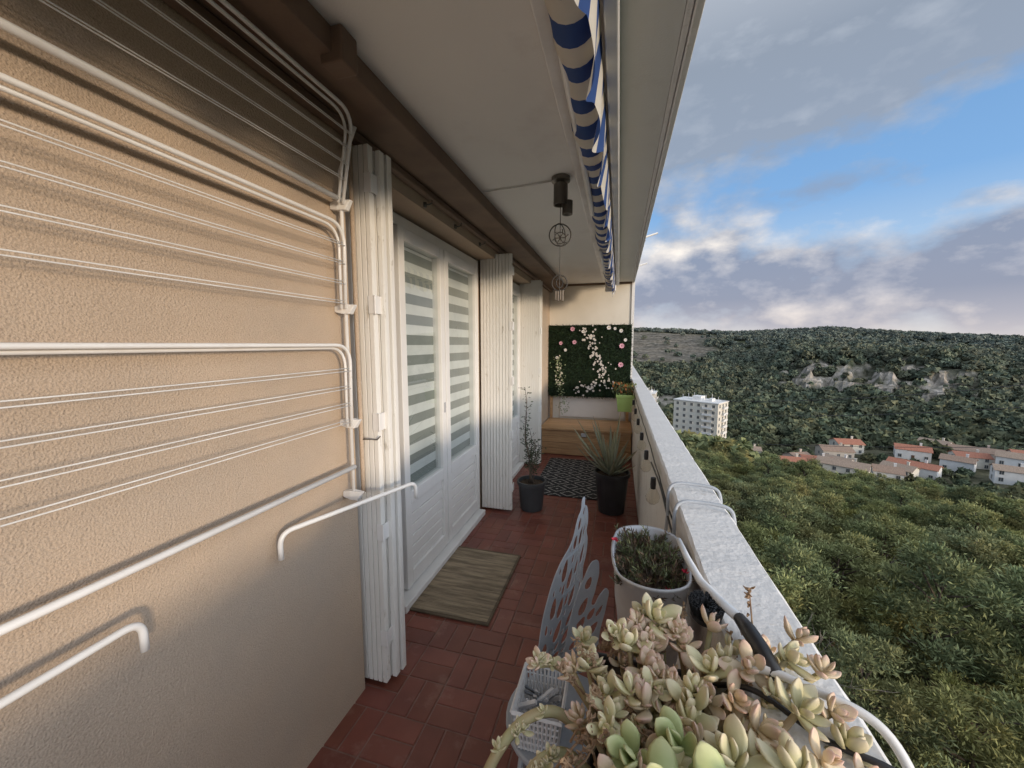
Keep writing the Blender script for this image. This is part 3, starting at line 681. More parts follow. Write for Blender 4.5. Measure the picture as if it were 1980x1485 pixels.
# ------------------------------------------------------------------ awning
e=thing('awning','retracted blue and cream striped canvas awning under the ceiling','awning',(-.12,2.4,2.3))
m=MB(); m.box(-.235,-.182,-1,5.45,2.335,2.387); part(e,'back_rail',m,ROLLW,bevel=.005)
m=MB(); m.box(-.058,-.022,-1,5.45,2.285,2.387); part(e,'front_rail',m,ROLLW,bevel=.005)
m=MB(); n=18;ny=260; vs=[];fs=[]
for j in range(ny):
    yv=-1+6.3*j/(ny-1); rad=.052+.006*math.sin(yv*9)+.003*math.sin(yv*31); zc=2.278+.006*math.sin(yv*4)
    for k in range(n):
        a=2*math.pi*k/n; vs.append((-.127+rad*math.cos(a),yv,zc+rad*math.sin(a)))
for j in range(ny-1):
    for k in range(n): fs.append((j*n+k,j*n+(k+1)%n,(j+1)*n+(k+1)%n,(j+1)*n+k))
m.add(vs,fs); part(e,'canvas_roll',m,AWN,smooth=True)
m=MB(); nz=8;ny=400;vs=[];fs=[]
for j in range(ny):
    yv=-1+6.35*j/(ny-1); sc=abs(math.sin(yv*math.pi/.29))
    dl=.13+.05*sc
    for k in range(nz):
        t=k/(nz-1); vs.append((-.066+.016*t*math.sin(yv*17+math.sin(yv*5)*2)-.02*t,yv,2.30-dl*t))
for j in range(ny-1):
    for k in range(nz-1): fs.append((j*nz+k,j*nz+k+1,(j+1)*nz+k+1,(j+1)*nz+k))
m.add(vs,fs); part(e,'valance',m,AWN,smooth=True)
for (a,b) in ((5.35,3.2),(.2,2.3)):
    m=MB(); m.tube([(-.16,a,2.27),(-.165,b,2.235)],.014,8); part(e,'folding_arm',m,ROLLW,smooth=True)
m=MB(); m.box(-.20,-.06,5.36,5.44,2.20,2.345); part(e,'end_cap',m,ROLLW,bevel=.01)
LX,LY=-.325,2.15
e=thing('spot_lamp','bronze cylindrical ceiling spotlight on the balcony ceiling','lamp',(LX,LY,2.39))
m=MB(); m.lathe((LX,LY,2.388),[(0,0),(.05,0),(.05,-.022),(.02,-.026),(.018,-.05),(0,-.05)],20); part(e,'mount',m,LAMPM)
m=MB()
m.lathe((LX,LY,2.245),[(0,.105),(.038,.105),(.038,0),(.032,0),(.03,.03),(0,.03)],20); part(e,'lamp_head',m,LAMPM)
m=MB(); m.lathe((LX+.035,LY+.02,2.20),[(0,.07),(.028,.07),(.028,0),(.022,0),(0,.02)],16); part(e,'lamp_head',m,LAMPM)
m=MB(); m.tube([(-.79,2.21,2.38),(-.6,2.205,2.383),(LX-.05,2.17,2.383)],.005,6); o=mk('ceiling_cable',m,WHITE,base=(-.79,2.21,2.38),smooth=True); tag(o,'white cable clipped across the ceiling to the lamp','cable')
e=thing('hanging_mobile','wire mobile with rings and a spiral hanging from the lamp','mobile',(LX,LY,2.2))
def ring(mb,c,r,t,ang=0):
    pts=[]
    for k in range(25):
        a=2*math.pi*k/24; pts.append((c[0]+r*math.cos(a)*math.cos(ang),c[1]+r*math.cos(a)*math.sin(ang),c[2]+r*math.sin(a)))
    mb.tube(pts,t,5,cap=False)
MOB=M('dark_wire',(.05,.045,.04),rough=.6)
m=MB(); m.tube([(LX,LY,2.25),(LX,LY,1.74)],.002,5); part(e,'cord',m,MOB)
m=MB(); ring(m,(LX,LY,2.09),.058,.0036,ang=.2); ring(m,(LX,LY,2.09),.058,.0028,ang=1.2); ring(m,(LX,LY,2.075),.03,.0025,ang=.2)
for k in range(6):
    a=k*math.pi/3; m.tube([(LX,LY,2.075),(LX+.028*math.cos(a),LY,2.075+.028*math.sin(a)),(LX+.045*math.cos(a+.3),LY+.01,2.08+.045*math.sin(a+.3))],.0025,4)
part(e,'ring',m,MOB,smooth=True)
m=MB(); ring(m,(LX,LY,1.835),.042,.0036,ang=.2); ring(m,(LX,LY,1.835),.025,.0028,ang=.9); part(e,'ring',m,MOB,smooth=True)
m=MB()
for k in range(4): m.tube([(LX-.02+k*.013,LY,1.795),(LX-.02+k*.013,LY,1.745-.006*(k%2))],.004,6)
part(e,'chime',m,DEADW)
# ------------------------------------------------------------------ end of balcony
e=thing('storage_bench','orange stained wooden storage bench against the end partition','bench',(-.4,5.45,0))
m=MB(); rr=random.Random(4)
for k in range(4):
    z0=.01+k*.083; c=rr.uniform(.8,1.15); m.box(-.99,.185,5.10,5.125,z0,z0+.079,(c,c,c)); m.box(-.99,-.965,5.127,5.83,z0,z0+.079,(c,c,c))
for X in (-.985,-.42,.15): m.box(X,X+.035,5.126,5.16,.0,.34,(.8,.8,.8))
part(e,'box_side',m,WOOD,bevel=.003)
m=MB()
for k in range(6):
    c=rr.uniform(.85,1.2); m.box(-1.015,.192,5.075+k*.126,5.075+k*.126+.122,.345,.372,(c,c,c))
part(e,'lid',m,WOOD,bevel=.003)
m=MB(); m.obox((-.42,5.074,.30),(.07,.008,.05)); part(e,'latch',m,ZINC,bevel=.002)
e=thing('flower_panel','dark artificial grass panel decorated with pink and white flowers','wall panel',(-.42,5.75,.72))
m=MB(); m.box(-1.02,.17,5.775,5.80,.72,1.78); part(e,'backing_board',m,TURF)
m=MB(); rr=random.Random(8)
for i in range(15000):
    X=rr.uniform(-1.03,.18);Z=rr.uniform(.71,1.79); ln=rr.uniform(.02,.045); a=rr.uniform(0,6.28); k=rr.uniform(.6,1.9)
    p=Vector((X,5.774,Z)); tip=p+Vector((math.cos(a)*.02,-ln,math.sin(a)*.02-.006)); s=Vector((math.sin(a)*.004,0,math.cos(a)*.004))
    m.add([p-s,p+s,tip],[(0,1,2)],(k*rr.uniform(.8,1.3),k,k*.8))
part(e,'turf',m,TURF)
def flower(mb,c,r,pc,cc,np_=6):
    c=Vector(c); a0=rr.uniform(0,1)
    for k in range(np_):
        a=a0+2*math.pi*k/np_; d_=Vector((math.cos(a),-.25,math.sin(a))); s=Vector((-math.sin(a),0,math.cos(a)))*r*.36
        mb.add([c,c+d_*r*.6+s,c+d_*r,c+d_*r*.6-s],[(0,1,2,3)],[tuple(q*.8 for q in pc),pc,pc,pc])
    for k in range(5):
        a=2*math.pi*k/5; b=2*math.pi*(k+1)/5; mb.add([c+Vector((0,-.02,0)),c+Vector((math.cos(a)*r*.22,-.012,math.sin(a)*r*.22)),c+Vector((math.cos(b)*r*.22,-.012,math.sin(b)*r*.22))],[(0,1,2)],cc)
def pan(px,py): return (-1.02+(px-1062)*.00773,5.735,1.785-(py-628)*.00768)
FLM=M('silk_flower',(1,1,1),(.9,.9,.9),rough=.8,col=True)
for (px,py,r,c) in [(1108,636,.036,1),(1112,661,.034,1),(1175,634,.034,0),(1199,668,.04,1),(1198,703,.04,1),(1086,663,.03,1),(1079,691,.026,0),(1197,640,.03,0),(1128,641,.028,0),(1205,657,.026,0),(1095,676,.025,0),(1186,636,.023,0)]:
    m=MB(); flower(m,pan(px,py),r,(.75,.40,.50) if c else (.8,.77,.76),(.35,.08,.12) if c else (.6,.45,.1),8); part(e,'flower',m,FLM)
m=MB()
vine=[(1133,640),(1138,655),(1146,672),(1150,688),(1160,700),(1165,716),(1160,735),(1145,745),(1125,748),(1110,752)]
def around(path,n,sp,rmin,rmax,cw):
    for i in range(n):
        t=rr.random()*(len(path)-1); k=int(t); q=t-k; px=lerp(path[k][0],path[k+1][0],q)+rr.gauss(0,sp); py=lerp(path[k][1],path[k+1][1],q)+rr.gauss(0,sp)
        px=min(1212,max(1066,px)); flower(m,pan(px,py),rr.uniform(rmin,rmax),cw,(.5,.4,.15),5)
around(vine,100,6.5,.009,.022,(.80,.76,.72)); around([(1178,705),(1182,735),(1168,748)],18,5,.009,.017,(.7,.66,.6)); around([(1085,690),(1082,720),(1090,745)],26,5,.009,.017,(.72,.70,.6))
around([(1125,640),(1150,650)],14,7,.01,.018,(.8,.76,.72))
part(e,'white_blossom',m,FLM)
m=MB()
for i in range(190):
    t=rr.random(); px=lerp(1080,1092,t)+rr.gauss(0,5); py=lerp(690,800,t)+rr.gauss(0,3); c=Vector(pan(px,py)); k=rr.uniform(.6,1.4)
    a=rr.uniform(0,6.28); r=.022; m.add([c,c+Vector((math.cos(a)*r,-.01,math.sin(a)*r)),c+Vector((math.cos(a+.7)*r,.0,math.sin(a+.7)*r))],[(0,1,2)],(.26*k,.32*k,.17*k))
part(e,'trailing_vine',m,LEAFG)
for q in ((-1.0,-.96),(.12,.16)):
    m=MB(); m.box(q[0],q[1],5.80,5.83,.375,.72); part(e,'support_leg',m,WOOD)
# ------------------------------------------------------------------ rug and doormat
m=MB(); RX0,RX1,RY0,RY1=-.83,-.08,3.66,4.92
m.box(RX0,RX1,RY0,RY1,.002,.009)
def rugmat():
    m_,nt,b=newmat('woven_rug');N=nt.nodes;L=nt.links
    tc=N.new('ShaderNodeTexCoord');sx=N.new('ShaderNodeSeparateXYZ');L.new(tc.outputs['Object'],sx.inputs[0])
    def mt(op,a,b=None):
        n=N.new('ShaderNodeMath');n.operation=op
        for i,x in enumerate((a,b)):
            if x is None:continue
            if isinstance(x,(int,float)):n.inputs[i].default_value=x
            else:L.new(x,n.inputs[i])
        return n.outputs[0]
    def tri(s,p): return mt('ABSOLUTE',mt('SUBTRACT',mt('FRACT',mt('DIVIDE',mt('ADD',s,10),p)),.5))
    a=tri(sx.outputs[0],.25);bq=tri(sx.outputs[1],.21)
    s=mt('ADD',a,bq); f=mt('FRACT',mt('MULTIPLY',s,3.0)); l=mt('LESS_THAN',f,.2)
    n=N.new('ShaderNodeTexNoise');n.inputs['Scale'].default_value=90;L.new(tc.outputs['Object'],n.inputs['Vector'])
    l2=mt('MULTIPLY',l,mt('GREATER_THAN',n.outputs['Fac'],.42))
    mx=N.new('ShaderNodeMixRGB');L.new(l2,mx.inputs['Fac']);mx.inputs['Color1'].default_value=(.018,.018,.02,1);mx.inputs['Color2'].default_value=(.42,.40,.37,1)
    L.new(mx.outputs[0],b.inputs['Base Color']);b.inputs['Roughness'].default_value=.95
    bp=N.new('ShaderNodeBump');bp.inputs['Distance'].default_value=.003;L.new(n.outputs['Fac'],bp.inputs['Height']);L.new(bp.outputs[0],b.inputs['Normal']);return m_
o=mk('rug',m,rugmat(),base=((RX0+RX1)/2,(RY0+RY1)/2,0),bevel=.003); tag(o,'black woven rug with white diamond pattern on the tiles','rug')
e=thing('doormat','beige ribbed jute doormat with dark woven border','doormat',(-.88,2.15,0))
m=MB(); rr=random.Random(12); n=60; y0,y1=1.82,2.49
for k in range(n):
    a=y0+(y1-y0)*k/n; c=rr.uniform(.82,1.12)
    pts_=[(lerp(-1.125,-.645,i/8),a+.0055+rr.uniform(-.001,.001),.010+rr.uniform(-.001,.0015)) for i in range(9)]
    m.tube(pts_,.0055,6,col=(c,c*.99,c*.97))
part(e,'ribbed_mat',m,MAT_,smooth=True)
m=MB(); c=(.42,.40,.38)
m.box(-1.14,-.63,1.80,1.82,.003,.013,c); m.box(-1.14,-.63,2.49,2.51,.003,.013,c); m.box(-1.14,-1.125,1.82,2.49,.003,.013,c); m.box(-.645,-.63,1.82,2.49,.003,.013,c)
part(e,'border',m,MAT_,bevel=.003)
# ------------------------------------------------------------------ pots
def pot(X,Y,rt,rb,hh,mat,label,name='plant_pot',z0=0,sx=1,sy=1,n=32):
    e=thing(name,label,'plant pot',(X,Y,z0))
    m=MB(); m.lathe((X,Y,z0),[(0,.004),(rb*.9,.0),(rb,.006),(rt*.97,hh-.035),(rt*1.06,hh-.03),(rt*1.06,hh),(rt*.97,hh),(rt*.93,hh-.04),(0,hh-.045)],n,sx,sy); part(e,'pot_body',m,mat)
    m=MB(); rr_=random.Random(int(X*100)); vs=[(X,Y,z0+hh-.028)]
    for ring_ in range(1,6):
        for k in range(24):
            a=2*math.pi*k/24; r=rt*.945*ring_/5; vs.append((X+r*sx*math.cos(a),Y+r*sy*math.sin(a),z0+hh-.03+rr_.uniform(-.008,.006)))
    fs=[(0,1+k,1+(k+1)%24) for k in range(24)]
    for q in range(4):
        for k in range(24): fs.append((1+q*24+k,1+(q+1)*24+k,1+(q+1)*24+(k+1)%24,1+q*24+(k+1)%24))
    m.add(vs,fs); part(e,'soil',m,SOIL); return e
pot(-.735,3.32,.125,.10,.27,DGREYP,'dark grey plastic pot on the tiles beside the shutter')
pot(-.03,3.46,.15,.115,.37,BLACKP,'tall black pot holding an aloe on the tiles')
e=thing('potted_shrub','spindly shrub with small dark leaves and a bare stake','plant',(-.735,3.32,.24))
m=MB(); lf=MB(); rr=random.Random(21)
def leafq(mb,p,d_,ln,wd,col):
    d_=d_.normalized(); s=d_.cross(Vector((rr.uniform(-1,1),rr.uniform(-1,1),rr.uniform(-1,1)))).normalized()*wd
    up=s.cross(d_).normalized()*ln*.12
    mb.add([p,p+d_*ln*.45+s+up,p+d_*ln,p+d_*ln*.45-s+up],[(0,1,2,3)],col)
tips=[(-.80,3.30,1.12),(-.74,3.30,.74),(-.69,3.28,.66),(-.80,3.36,.70),(-.65,3.33,.58),(-.79,3.25,.9),(-.73,3.4,.62)]
for i,tp in enumerate(tips):
    b=Vector((-.735+rr.uniform(-.03,.03),3.32+rr.uniform(-.03,.03),.24)); T=Vector(tp)
    pts_=[b.lerp(T,k/7)+Vector((math.sin(k*1.3+i)*.012,math.cos(k*1.1+i)*.012,0)) for k in range(8)]
    m.tube(pts_,[.006-.0006*k for k in range(8)],6)
    for q in range(64):
        t=rr.uniform(.25,1); k=min(6,int(t*7)); p=pts_[k].lerp(pts_[k+1],t*7-k); dv=Vector((rr.uniform(-1,1),rr.uniform(-1,1),rr.uniform(-.3,.8)))
        off=rr.uniform(0,.05); g=rr.uniform(.6,1.4); leafq(lf,p+dv*off,dv,rr.uniform(.02,.036),.006,(.06*g,.085*g,.04*g))
        if q%8==0: m.tube([p,p+dv*.06],.0015,4)
part(e,'stem',m,BARK,smooth=True); part(e,'foliage',lf,LEAFG)
def blade(mb,base,dirv,ln,wd,curve,ns=9):
    base=Vector(base); d_=Vector(dirv).normalized(); side=d_.cross(Vector((0,0,1))).normalized()
    rows=[];p=base.copy()
    for i in range(ns):
        t=i/(ns-1); w_=wd*(1-t)**.7+.001
        up=side.cross(d_).normalized()
        rows.append([p-side*w_+up*w_*.45,p-side*w_*.5-up*w_*.3,p-up*w_*.5,p+side*w_*.5-up*w_*.3,p+side*w_+up*w_*.45,p+up*w_*.05])
        d_=(d_+Vector((0,0,curve))/(ns-1)).normalized(); p=p+d_*ln/(ns-1)
    vs=[q for r in rows for q in r]; fs=[]
    for i in range(ns-1):
        for k in range(6): fs.append((i*6+k,i*6+(k+1)%6,(i+1)*6+(k+1)%6,(i+1)*6+k))
    g=rr.uniform(.8,1.35)
    cs=[]
    for i in range(ns):
        t=i/(ns-1); cs+= [(g*lerp(1.1,1.2,t)*(1+.7*max(0,t-.85)*5),g,g*lerp(1,.85,t))]*6
    mb.add(vs,fs,cs)
e=thing('aloe_plant','spiky grey-green aloe with long curved pointed leaves','plant',(-.03,3.46,.33))
m=MB(); rr=random.Random(31)
for i in range(26):
    a=i*2.4; el=lerp(.15,1.35,i/26); dv=Vector((math.cos(a)*math.cos(el),math.sin(a)*math.cos(el),math.sin(el)+.12))
    sc=1.0 if math.cos(a)<.5 else .55
    blade(m,(-.045+.02*math.cos(a),3.46+.02*math.sin(a),.34+.05*i/26),dv,rr.uniform(.40,.56)*sc,rr.uniform(.017,.026),rr.uniform(.2,.7) if el<.7 else rr.uniform(-.1,.2))
part(e,'leaves',m,ALOE,smooth=True)
e=thing('hanging_pot','light green rectangular plastic pot hooked inside the parapet','plant pot',(.10,4.8,.72))
m=MB()
def taperbox(mb,cx,cy,z0,z1,a0,b0,a1,b1,t=.006):
    o=[(-1,-1),(1,-1),(1,1),(-1,1)]
    v=[(cx+q[0]*a0,cy+q[1]*b0,z0) for q in o]+[(cx+q[0]*a1,cy+q[1]*b1,z1) for q in o]+[(cx+q[0]*(a1-t),cy+q[1]*(b1-t),z1) for q in o]+[(cx+q[0]*(a0-t),cy+q[1]*(b0-t),z0+t) for q in o]
    f=[(3,2,1,0),(12,13,14,15)]
    for k in range(4):
        j=(k+1)%4; f+=[(k,j,4+j,4+k),(4+k,4+j,8+j,8+k),(8+k,8+j,12+j,12+k)]
    mb.add(v,f)
taperbox(m,.085,4.8,.70,.90,.08,.10,.10,.12); m.box(-.02,.19,4.675,4.683,.87,.905); m.box(-.02,-.012,4.683,4.92,.87,.905)
part(e,'pot_body',m,GREENP,bevel=.003)
m=MB(); m.box(-.008,.178,4.69,4.91,.85,.87); part(e,'soil',m,SOIL)
m=MB(); rr=random.Random(41)
for i in range(220):
    p=Vector((rr.uniform(-.02,.17),rr.uniform(4.7,4.9),.87)); dv=Vector((rr.uniform(-.5,.5),rr.uniform(-.5,.5),1)); l=rr.uniform(.03,.15); g=rr.uniform(.6,1.4)
    c=(.42*g,.15*g,.04*g) if rr.random()<.3 else (.14*g,.17*g,.06*g)
    leafq(m,p+dv*l,dv+Vector((rr.uniform(-1,1),rr.uniform(-1,1),0)),.04,.012,c)
    if i%6==0: m.tube([p,p+dv*l],.002,4,col=(.1,.12,.05))
o=mk('bedding_plant',m,LEAFG,base=(.08,4.8,.87)); tag(o,'small plant with orange flowers in the green pot','plant')
e=thing('string_lights','black cable of festoon bulbs along the inside of the parapet','string lights',(.18,3,.9))
m=MB(); pts_=[];yb=[1.75,2.2,2.65,3.15,3.65,4.2]
for i in range(80):
    yv=1.3+4.2*i/79; pts_.append((.184,yv,.935-.010*abs(math.sin((yv-1.75)*math.pi/.47))+.005*math.sin(yv*3)))
m.tube(pts_,.003,6); part(e,'cable',m,BLACKP,smooth=True)
for q in yb:
    m=MB(); m.lathe((.162,q,.865),[(0,.05),(.011,.05),(.0125,.02),(.011,.0),(0,0)],12); part(e,'socket',m,BLACKP)
    m=MB(); m.lathe((.162,q,.795),[(0,-.0),(.014,.002),(.027,.015),(.031,.035),(.024,.054),(.014,.071)],14); part(e,'bulb',m,BULBG,smooth=True)
def loosetube(name,pts,r,mat,label,cat,grp=None):
    m=MB()
    P=[Vector(p) for p in pts]; out=[]
    for i in range(len(P)-1):
        p0=P[max(0,i-1)];p1=P[i];p2=P[i+1];p3=P[min(len(P)-1,i+2)]
        for k in range(8):
            t=k/8; out.append(.5*((2*p1)+(-p0+p2)*t+(2*p0-5*p1+4*p2-p3)*t*t+(-p0+3*p1-3*p2+p3)*t**3))
    out.append(P[-1]); m.tube(out,r,8); o=mk(name,m,mat,base=tuple(P[0]),smooth=True); tag(o,label,cat,grp); return o
for q in (1.22,1.38):
    loosetube('pot_hook',[(.165,q,.72),(.178,q,.90),(.178,q,.99),(.20,q+.01,1.02),(.26,q+.015,1.022),(.325,q+.01,1.015),(.342,q,.98),(.342,q,.90)],.0055,GREYM,'grey metal pot hook curved over the parapet','hook','pot hooks over the parapet')
loosetube('white_tube_hook',[(.15,.62,.93),(.2,.60,1.02),(.27,.565,1.035),(.325,.53,1.03),(.345,.49,.98),(.345,.47,.90)],.006,METALW,'white bent tube hook over the parapet','hook')
loosetube('black_cable_loop',[(.12,.64,.93),(.19,.575,1.01),(.26,.52,1.01),(.33,.485,1.01),(.344,.46,.93)],.004,BLACKP,'black cable lying over the parapet','cable')
loosetube('dark_cable',[(.172,2.0,.91),(.176,1.6,.93),(.18,1.3,.90),(.184,1.1,.93),(.186,.95,.95)],.004,BLACKP,'dark cable running along the parapet edge','cable')
# ------------------------------------------------------------------ zinc tub with plant
TX,TY=.088,.985
e=thing('zinc_tub','oval galvanised tub planter hanging against the parapet','planter',(TX,TY,.76))
m=MB(); prof=[(0,.003),(.066,.0),(.07,.004),(.080,.10),(.082,.104),(.082,.110),(.081,.114),(.088,.20),(.091,.205),(.094,.21),(.091,.215),(.086,.21),(.084,.17),(0,.17)]
def oval(mb,prof,n=40,ey=.06):
    vs=[];fs=[]
    for r,z in prof:
        for k in range(n):
            a=2*math.pi*k/n; vs.append((TX+r*math.cos(a)*(1),TY+r*math.sin(a)+math.copysign(min(ey,abs(math.sin(a))*ey*2),math.sin(a))*(1 if r>0 else 0),.76+z))
    for i in range(len(prof)-1):
        for k in range(n): fs.append((i*n+k,i*n+(k+1)%n,(i+1)*n+(k+1)%n,(i+1)*n+k))
    mb.add(vs,fs)
oval(m,prof); part(e,'tub_body',m,ZINC,smooth=True)
m=MB(); oval(m,[(.001,.178),(.04,.182),(.084,.178)]); part(e,'soil',m,SOIL)
m=MB(); m.tube(arc([(TX-.02,TY-.158,.90),(TX-.02,TY-.185,.90),(TX+.04,TY-.185,.90),(TX+.04,TY-.158,.90)],.015),.004,6); part(e,'handle',m,ZINC,smooth=True)
e=thing('needle_leaf_plant','low bushy plant with needle leaves and a few red flowers','plant',(TX,TY,.93))
m=MB(); lf=MB(); rr=random.Random(51)
for i in range(160):
    b=Vector((TX+rr.uniform(-.055,.055),TY+rr.uniform(-.11,.11),.935)); dv=Vector(((b.x-TX)*8+rr.uniform(-.5,.5),(b.y-TY)*5+rr.uniform(-.5,.5),rr.uniform(.3,.95))).normalized(); l=rr.uniform(.03,.065)
    if b.x+dv.x*l>.185: dv.x=-abs(dv.x)
    tip=b+dv*l+Vector((0,0,-l*.15)); m.tube([b,b.lerp(tip,.5)+Vector((0,0,.008)),tip],[.0018,.0013,.0008],4)
    br=rr.random()<.5
    for q in range(20):
        p=b.lerp(tip,rr.uniform(.25,1)); g=rr.uniform(.5,1.4); c=(.16*g,.10*g,.06*g) if br and rr.random()<.7 else (.12*g,.14*g,.06*g)
        d2=(dv+Vector((rr.uniform(-1,1),rr.uniform(-1,1),rr.uniform(-.6,1)))).normalized(); leafq(lf,p,d2,rr.uniform(.012,.022),.0016,c)
for p in ((TX+.075,TY-.07,.975),(TX-.085,TY+.03,.98),(TX+.03,TY-.13,.96)):
    for k in range(9):
        leafq(lf,Vector(p),Vector((rr.uniform(-1,1),rr.uniform(-1,1),rr.uniform(0,1))),.011,.004,(.55,.02,.06))
part(e,'stem',m,BARK); part(e,'foliage',lf,LEAFG)
# ------------------------------------------------------------------ brush
e=thing('cleaning_brush','white handled brush with black bristle head lying on the parapet','brush',(.2,.8,1.0))
m=MB(); m.tube([(.150,.95,1.035),(.158,.88,1.03),(.172,.81,1.022),(.195,.74,1.026),(.213,.70,1.03)],[.006,.007,.008,.009,.009],10); part(e,'shaft',m,WPLASTIC,smooth=True)
m=MB(); m.tube([(.213,.70,1.03),(.218,.67,1.032),(.224,.63,1.032),(.23,.585,1.03)],[.010,.0125,.0125,.010],12); part(e,'grip',m,BLACKP,smooth=True)
m=MB(); rr=random.Random(61); c0=Vector((.168,.735,1.012))
for i in range(420):
    a=rr.uniform(0,6.28); r=math.sqrt(rr.random())*.024; p=c0+Vector((math.cos(a)*r,math.sin(a)*r*1.3,0)); m.tube([p+Vector((0,0,-.01)),p+Vector((math.cos(a)*.006,math.sin(a)*.006,.015))],.0012,3)
m.lathe(tuple(c0+Vector((0,0,-.012))),[(0,0),(.026,0),(.026,.008),(0,.008)],16,1,1.3); part(e,'bristle_head',m,BLACKP)
# ------------------------------------------------------------------ chair
def plate(outline,holes,thick):
    cu=bpy.data.curves.new('pl','CURVE'); cu.dimensions='2D'; cu.fill_mode='BOTH'; cu.extrude=thick; cu.resolution_u=6
    for k,pl in enumerate([outline]+holes):
        if k==0:
            sp=cu.splines.new('BEZIER'); sp.bezier_points.add(len(pl)-1)
            for b_,p in zip(sp.bezier_points,pl): b_.co=(p[0],p[1],0); b_.handle_left_type=b_.handle_right_type='AUTO'
        else:
            sp=cu.splines.new('POLY'); sp.points.add(len(pl)-1)
            for b_,p in zip(sp.points,pl): b_.co=(p[0],p[1],0,1)
        sp.use_cyclic_u=True
    o=bpy.data.objects.new('pl',cu); scene.collection.objects.link(o); bpy.context.view_layer.update()
    me=bpy.data.meshes.new_from_object(o.evaluated_get(bpy.context.evaluated_depsgraph_get())); bpy.data.objects.remove(o)
    return me
def inside(p,poly):
    c=False;n=len(poly)
    for i in range(n):
        a=poly[i];b=poly[i-1]
        if (a[1]>p[1])!=(b[1]>p[1]) and p[0]<(b[0]-a[0])*(p[1]-a[1])/(b[1]-a[1])+a[0]: c=not c
    return c
def dist(p,poly):
    dmin=9
    for i in range(len(poly)):
        a=Vector(poly[i]);b=Vector(poly[i-1]);q=Vector(p);t=max(0,min(1,(q-a).dot(b-a)/max(1e-9,(b-a).length_squared)));dmin=min(dmin,(q-a-(b-a)*t).length)
    return dmin
def wing(outline,root,seed):
    holes=[];rw=random.Random(seed);used=[]
    for tr in range(900):
        p=(rw.uniform(0,.37),rw.uniform(.43,.95))
        if not inside(p,outline): continue
        r=lerp(.030,.010,min(1,tr/500)); dm=dist(p,outline)
        if dm<r*.7+.008: continue
        an=math.atan2(p[1]-root[1],p[0]-root[0])
        ea,eb=r*1.3,r*.55
        if dm<ea+.006: ea=dm-.006
        if ea<.005: continue
        ok=True
        for (q,ra,rb,an2) in used:
            dx,dy=p[0]-q[0],p[1]-q[1]
            u_=dx*math.cos(an2)+dy*math.sin(an2);v_=-dx*math.sin(an2)+dy*math.cos(an2)
            if (u_/(ra+ea+.006))**2+(v_/(rb+eb+.006))**2<1: ok=False;break
        if not ok: continue
        used.append((p,ea,eb,an)); pl=[]
        for k in range(12):
            a=2*math.pi*k/12; ex=ea*math.cos(a); ey=eb*math.sin(a)*(1-.25*math.cos(a)); pl.append((p[0]+ex*math.cos(an)-ey*math.sin(an),p[1]+ex*math.sin(an)+ey*math.cos(an)))
        holes.append(pl)
    return holes
W1=[(0,.45),(0.005,.56),(.044,.69),(.10,.775),(.185,.83),(.235,.895),(.262,.91),(.276,.943),(.30,.945),(.305,.915),(.335,.895),(.352,.83),(.335,.80),(.352,.76),(.33,.70),(.30,.68),(.29,.63),(.25,.56),(.20,.49),(.13,.44),(.06,.43)]
W2=[(.06,.43),(.075,.55),(.10,.66),(.135,.745),(.188,.80),(.202,.765),(.188,.70),(.178,.645),(.21,.672),(.243,.68),(.24,.62),(.215,.55),(.20,.48),(.165,.43),(.11,.425)]
e=thing('garden_chair','blue-grey painted metal chair with openwork butterfly wing back','chair',(-.13,1.0,0))
for (Wp,A,dr,sd) in ((W1,(-.22,1.1),(.351,.936),3),(W2,(-.2,1.1),(.707,.707),5)):
    me=plate(Wp,wing(Wp,(0.02,.45),sd),.0015)
    m=MB(); vs=[]
    for vv in me.vertices:
        s,z_,t=vv.co; bow=.02*math.sin(s*9); vs.append((A[0]+dr[0]*s+dr[1]*(t+bow),A[1]+dr[1]*s-dr[0]*(t+bow),z_))
    m.add(vs,[tuple(p.vertices) for p in me.polygons]); part(e,'back_wing',m,GREYM)
cx,cy=-.125,.985
m=MB(); m.lathe((cx,cy,.44),[(0,.0),(.155,0),(.16,.004),(.16,.012),(.155,.016),(0,.014)],36); part(e,'seat',m,GREYM)
for k in range(4):
    a=math.pi/4+k*math.pi/2; ex=min(.17,cx+.24*math.cos(a)); m=MB(); m.tube([(cx+.13*math.cos(a),cy+.13*math.sin(a),.44),(cx+.16*math.cos(a),cy+.16*math.sin(a),.22),(ex,cy+.22*math.sin(a),.0)],.008,8); part(e,'leg',m,GREYM,smooth=True)
for q in ([(-.215,1.105,.45),(-.17,1.10,.55),(-.20,1.11,.45)],[(-.10,1.13,.445),(-.11,1.19,.50),(-.12,1.2,.62)]):
    m=MB(); m.tube(q,.006,6); part(e,'back_support',m,GREYM,smooth=True)
BX,BY,BZ=-.175,.93,.458
e=thing('peg_basket','white perforated plastic basket on the chair seat','basket',(BX,BY,BZ))
m=MB(); a0,b0,a1,b1,hh=.05,.062,.062,.078,.11
ns=11
for side in range(4):
    for k in range(ns+1):
        t=-1+2*k/ns
        if side<2:
            s=(-1,1)[side]; p0=(BX+t*a0,BY+s*b0,BZ);p1=(BX+t*a1,BY+s*b1,BZ+hh)
        else:
            s=(-1,1)[side-2]; p0=(BX+s*a0,BY+t*b0,BZ);p1=(BX+s*a1,BY+t*b1,BZ+hh)
        m.tube([p0,p1],.0034,4)
for t in (.0,.2,.4,.6,.8,1.0):
    a=lerp(a0,a1,t);b=lerp(b0,b1,t);z_=BZ+.003+hh*t; r=.0034 if t<1 else .006
    m.tube([(BX-a,BY-b,z_),(BX+a,BY-b,z_),(BX+a,BY+b,z_),(BX-a,BY+b,z_),(BX-a,BY-b,z_)],r,4)
